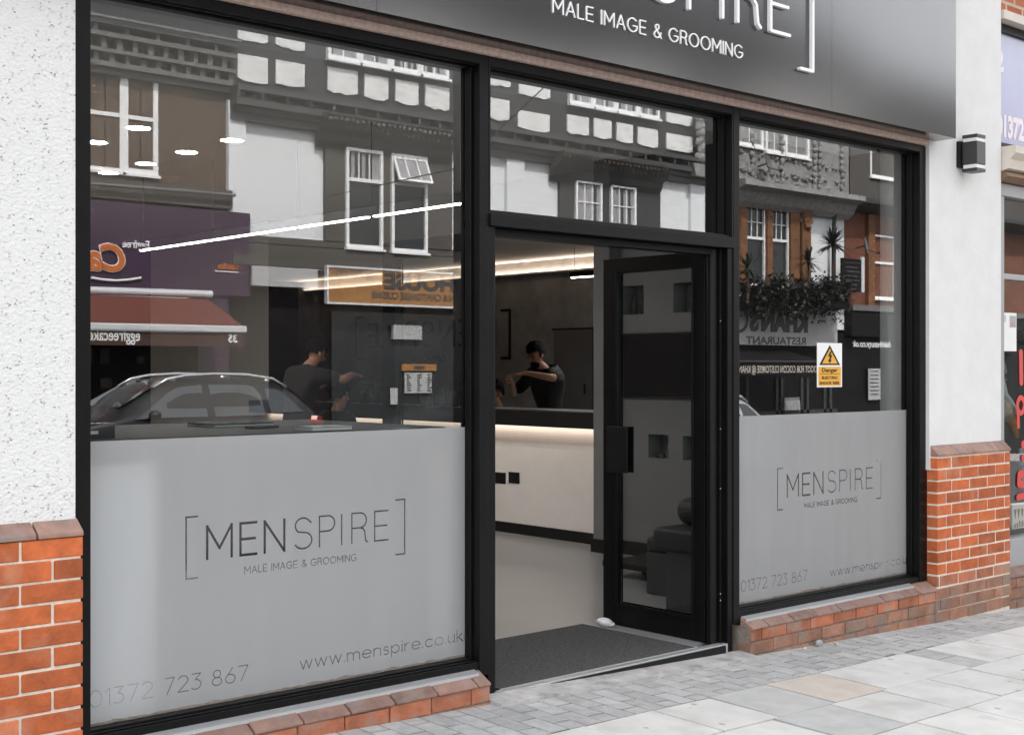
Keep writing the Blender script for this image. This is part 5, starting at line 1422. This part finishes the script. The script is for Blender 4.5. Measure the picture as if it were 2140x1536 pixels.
# ------------------------------------------------------------------ the neighbour on the right
random.seed(21)
Nb = thing("neighbour_shop", "neighbouring red brick shop with toy window, right of the white pier", "shop")
MB().box(8.43, 14, .02, .3, 3.98, 9).build("wall", M['n_brick'], Nb)
MB().box(8.43, 14, -.02, .3, 3.92, 3.979).build("string_course", M['n_cream'], Nb)
MB().prism([(.02, 3.05), (-.10, 3.05), (-.10, 3.0), (-.06, 2.96), (-.05, 2.90), (.02, 2.88)], 'x', 8.43, 14).build("cornice", M['n_cream'], Nb)
MB().prism([(.05, 2.878), (-.03, 2.878), (-.045, 2.85), (.0, 2.82), (.05, 2.82)], 'x', 8.43, 14).build("moulding", M['n_brown'], Nb)
f = MB().box(8.43, 14, .04, .16, 2.73, 2.815).box(8.43, 14, .04, .16, .16, .36).box(8.43, 8.56, .05, .16, .36, 2.73).box(8.56, 14, .06, .14, 2.16, 2.20).build("window_frame", M['n_grey'], Nb, bevel=.004)
MB().box(8.56, 14, .10, .106, .36, 2.16).box(8.56, 14, .10, .106, 2.20, 2.73).build("pane", M['pane'], f)
n = MB(); n.prism([(.04, .17), (-.05, .135), (-.05, .12), (.04, .12)], 'x', 8.46, 14); n.build("sill", M['tile'], Nb)
n = MB(); bricks(n, 8.46, 12, .112, 3, -.045, .1, first=1, joint=.008); n.build("stall_riser", M['brick_grime'], Nb, bevel=.004)
MB().box(8.46, 14, -.035, .14, -.4, .118).build("mortar", M['mortar_dark'], Nb)
MB().box(8.43, 14, .9, 1.0, .0, 3.2).box(8.43, 14, .16, .9, .30, .34).box(8.44, 14, .16, .9, 3.0, 3.1).build("display_back", M['o_dark'], Nb)
ns = thing("shop_sign", "lavender shop sign with pale telephone number in a black frame, right of the white pier", "sign")
MB().box(8.43, 14, .08, .10, 3.10, 3.86).build("sign_board", M['n_sign'], ns)
MB().box(8.43, 14, .055, .10, 3.862, 3.915).box(8.43, 14, .055, .10, 3.055, 3.098).build("sign_frame", M['black2'], ns)
text("telephone_number", "01372", .20, M['n_letter'], ns, (8.505, .078, 3.155), 'front', fit=.385, bold=.010)
text("upper_line", "2", .20, M['n_letter'], ns, (8.50, .078, 3.60), 'front', bold=.01)
npo = thing("window_poster", "white poster with a small pink photo taped in the neighbour's window", "poster")
a, b = ony(2084, 690, .1).x, ony(2122, 690, .1).x
z1, z0 = ony(2108, 655, .1).z, ony(2108, 735, .1).z
MB().box(a, b, .092, .096, z0, z1).build("poster_sheet", M['paper'], npo)
MB().box(a + (b - a) * .62, b - .01, .0905, .0915, z0 + (z1 - z0) * .62, z1 - .02).build("photo", M['n_grey'], npo)
MB().box(a + (b - a) * .68, b - .03, .0895, .0903, z0 + (z1 - z0) * .66, z1 - .07).build("photo_figure", M['n_pink'], npo)
MB().box(a + (b - a) * .30, a + (b - a) * .40, .0905, .0915, z0 + (z1 - z0) * .75, z1 - .02).build("photo", M['plush_lilac'], npo)
rl = thing("window_lettering", "big red vinyl letters running down the neighbour's window", "lettering")
def lp_(px, py): q = ony(px, py, .094); return (q.x, q.z)
raised("letter", [([lp_(2133, 738), lp_(2134, 800)], .050)], .0945, -.003, M['red'], rl)
ce = lp_(2133, 848)
raised("letter", [([(ce[0] + .048 * math.cos(t * .35), ce[1] + .055 * math.sin(t * .35)) for t in range(19)], .036), ([lp_(2127, 858), lp_(2128, 892)], .036)], .0945, -.003, M['red'], rl)
raised("letter", [([lp_(2138, 930), lp_(2150, 930)], .06), ([lp_(2138, 958), lp_(2150, 958)], .05)], .0945, -.003, M['red'], rl)
raised("letter", [([lp_(2148, 990), lp_(2130, 992), lp_(2129, 1012), lp_(2148, 1016)], .05), ([lp_(2140, 1036), lp_(2127, 1040)], .045)], .0945, -.003, M['red'], rl)
def toy(name, label, c, s, m1, m2, cat="soft toy"):
    t = thing(name, label, cat, "soft toys in the neighbour's window", c)
    MB().blob((0, 0, .09 * s), .085 * s, .07 * s, .10 * s, 14, 10).build("torso", M[m1], t, smooth=True)
    h = MB().blob((0, -.01 * s, .24 * s), .085 * s, .08 * s, .078 * s, 16, 10).blob((.06 * s, 0, .31 * s), .030 * s, .02 * s, .032 * s, 10, 8).blob((-.06 * s, 0, .31 * s), .030 * s, .02 * s, .032 * s, 10, 8).build("head", M[m2], t, smooth=True)
    MB().blob((.03 * s, -.083 * s, .262 * s), .009 * s, .006 * s, .011 * s, 8, 6).blob((-.03 * s, -.083 * s, .262 * s), .009 * s, .006 * s, .011 * s, 8, 6).blob((0, -.098 * s, .228 * s), .014 * s, .01 * s, .010 * s, 8, 6).build("eyes_and_nose", M['black2'], h, smooth=True)
    for e in (-1, 1):
        MB().blob((e * .085 * s, -.03 * s, .13 * s), .03 * s, .035 * s, .07 * s, 10, 8).build("arm", M[m1], t, smooth=True)
        MB().blob((e * .055 * s, -.07 * s, .02 * s), .04 * s, .07 * s, .035 * s, 10, 8).build("leg", M[m1], t, smooth=True)
    return t
q = ony(2131, 1100, .3)
toy("teddy_bear", "pink and lilac teddy bear low in the neighbour's window", (q.x, .26, .62), 1.0, 'plush_pink', 'plush_lilac')
t = thing("toy_fox", "ginger and cream plush fox tail draped at the pier's edge in the neighbour's window", "soft toy", "soft toys in the neighbour's window")
pts = [ony(px, py, .18) for px, py in ((2088, 845), (2102, 862), (2113, 880), (2124, 915))]
MB().tube(pts[:2], .05, 12, r1=.07).blob(pts[1], .07, .06, .06, 12, 8, jit=.008).build("rump", M['plush_cream'], t, smooth=True)
MB().tube(pts[1:], .055, 12, r1=.018).build("tail", M['plush_orange'], t, smooth=True)
t = thing("plush_rabbit", "white and grey long plush toy leaning behind the fox in the neighbour's window", "soft toy", "soft toys in the neighbour's window")
MB().tube([ony(px, py, .22) for px, py in ((2090, 790), (2098, 825), (2112, 845), (2122, 862))], .03, 12, r1=.025).build("body", M['paper'], t, smooth=True)
MB().tube([ony(px, py, .2) for px, py in ((2094, 757), (2098, 780), (2097, 795))], .018, 10, r1=.03).build("ear", M['plush_lilac'], t, smooth=True)
gp = thing("garland", "black and white tinsel garland hanging under the poster in the neighbour's window", "garland")
k = MB()
for i in range(70):
    qq = ony(random.uniform(2092, 2146), 0, .16); k.blob((qq.x, .16 + random.uniform(-.02, .02), 1.66 + random.gauss(0, .035) + (.1 if qq.x > 8.83 else 0)), .014, .012, .010, 6, 4, jit=.003)
k.build("tinsel", M['leaf2'], gp)
cdb = thing("story_card", "white display card with black drawing at the foot of the neighbour's window", "card")
a, b = ony(2116, 1120, .15).x, ony(2160, 1120, .15).x
MB().box(a, b, .15, .156, .40, .58).build("card_sheet", M['paper'], cdb)
k = MB()
for i in range(4): k.prism([(a + .02 + i * .05, .54), (a + .055 + i * .05, .54), (a + .035 + i * .05, .47)], 'y', .1475, .1495)
for i in range(8): k.box(a + .015 + i * .025, a + .024 + i * .025, .1475, .1495, .41, .41 + random.uniform(.02, .05))
k.build("drawing", M['black2'], cdb)

# ------------------------------------------------------------------ litter at the foot of the right stall riser
random.seed(4)
lt_ = thing("crumpled_paper", "small crumpled grey paper lying against the brick below the right window", "litter", None, (6.22, -.085, gz(6.22, -.08) + .02))
MB().blob((0, 0, 0), .030, .018, .017, 10, 7, jit=.006).build("paper_ball", M['n_grey'], lt_)
for i, (x, y, lab) in enumerate(((6.08, -.09, "pale dry leaf scrap beside the crumpled paper, nearer the door"), (6.36, -.10, "pale dry leaf scrap beside the crumpled paper, nearer the white pier"))):
    q = thing("leaf_scrap", lab, "litter", "dry scraps along the wall", (x, y, gz(x, y) + .007))
    MB().box(-.022, .022, -.007, .007, 0, .006, Matrix.Rotation(rad(20 + 40 * i), 4, 'Z') @ Matrix.Rotation(rad(10), 4, 'X')).build("leaf", M['n_cream'], q, bevel=.002)
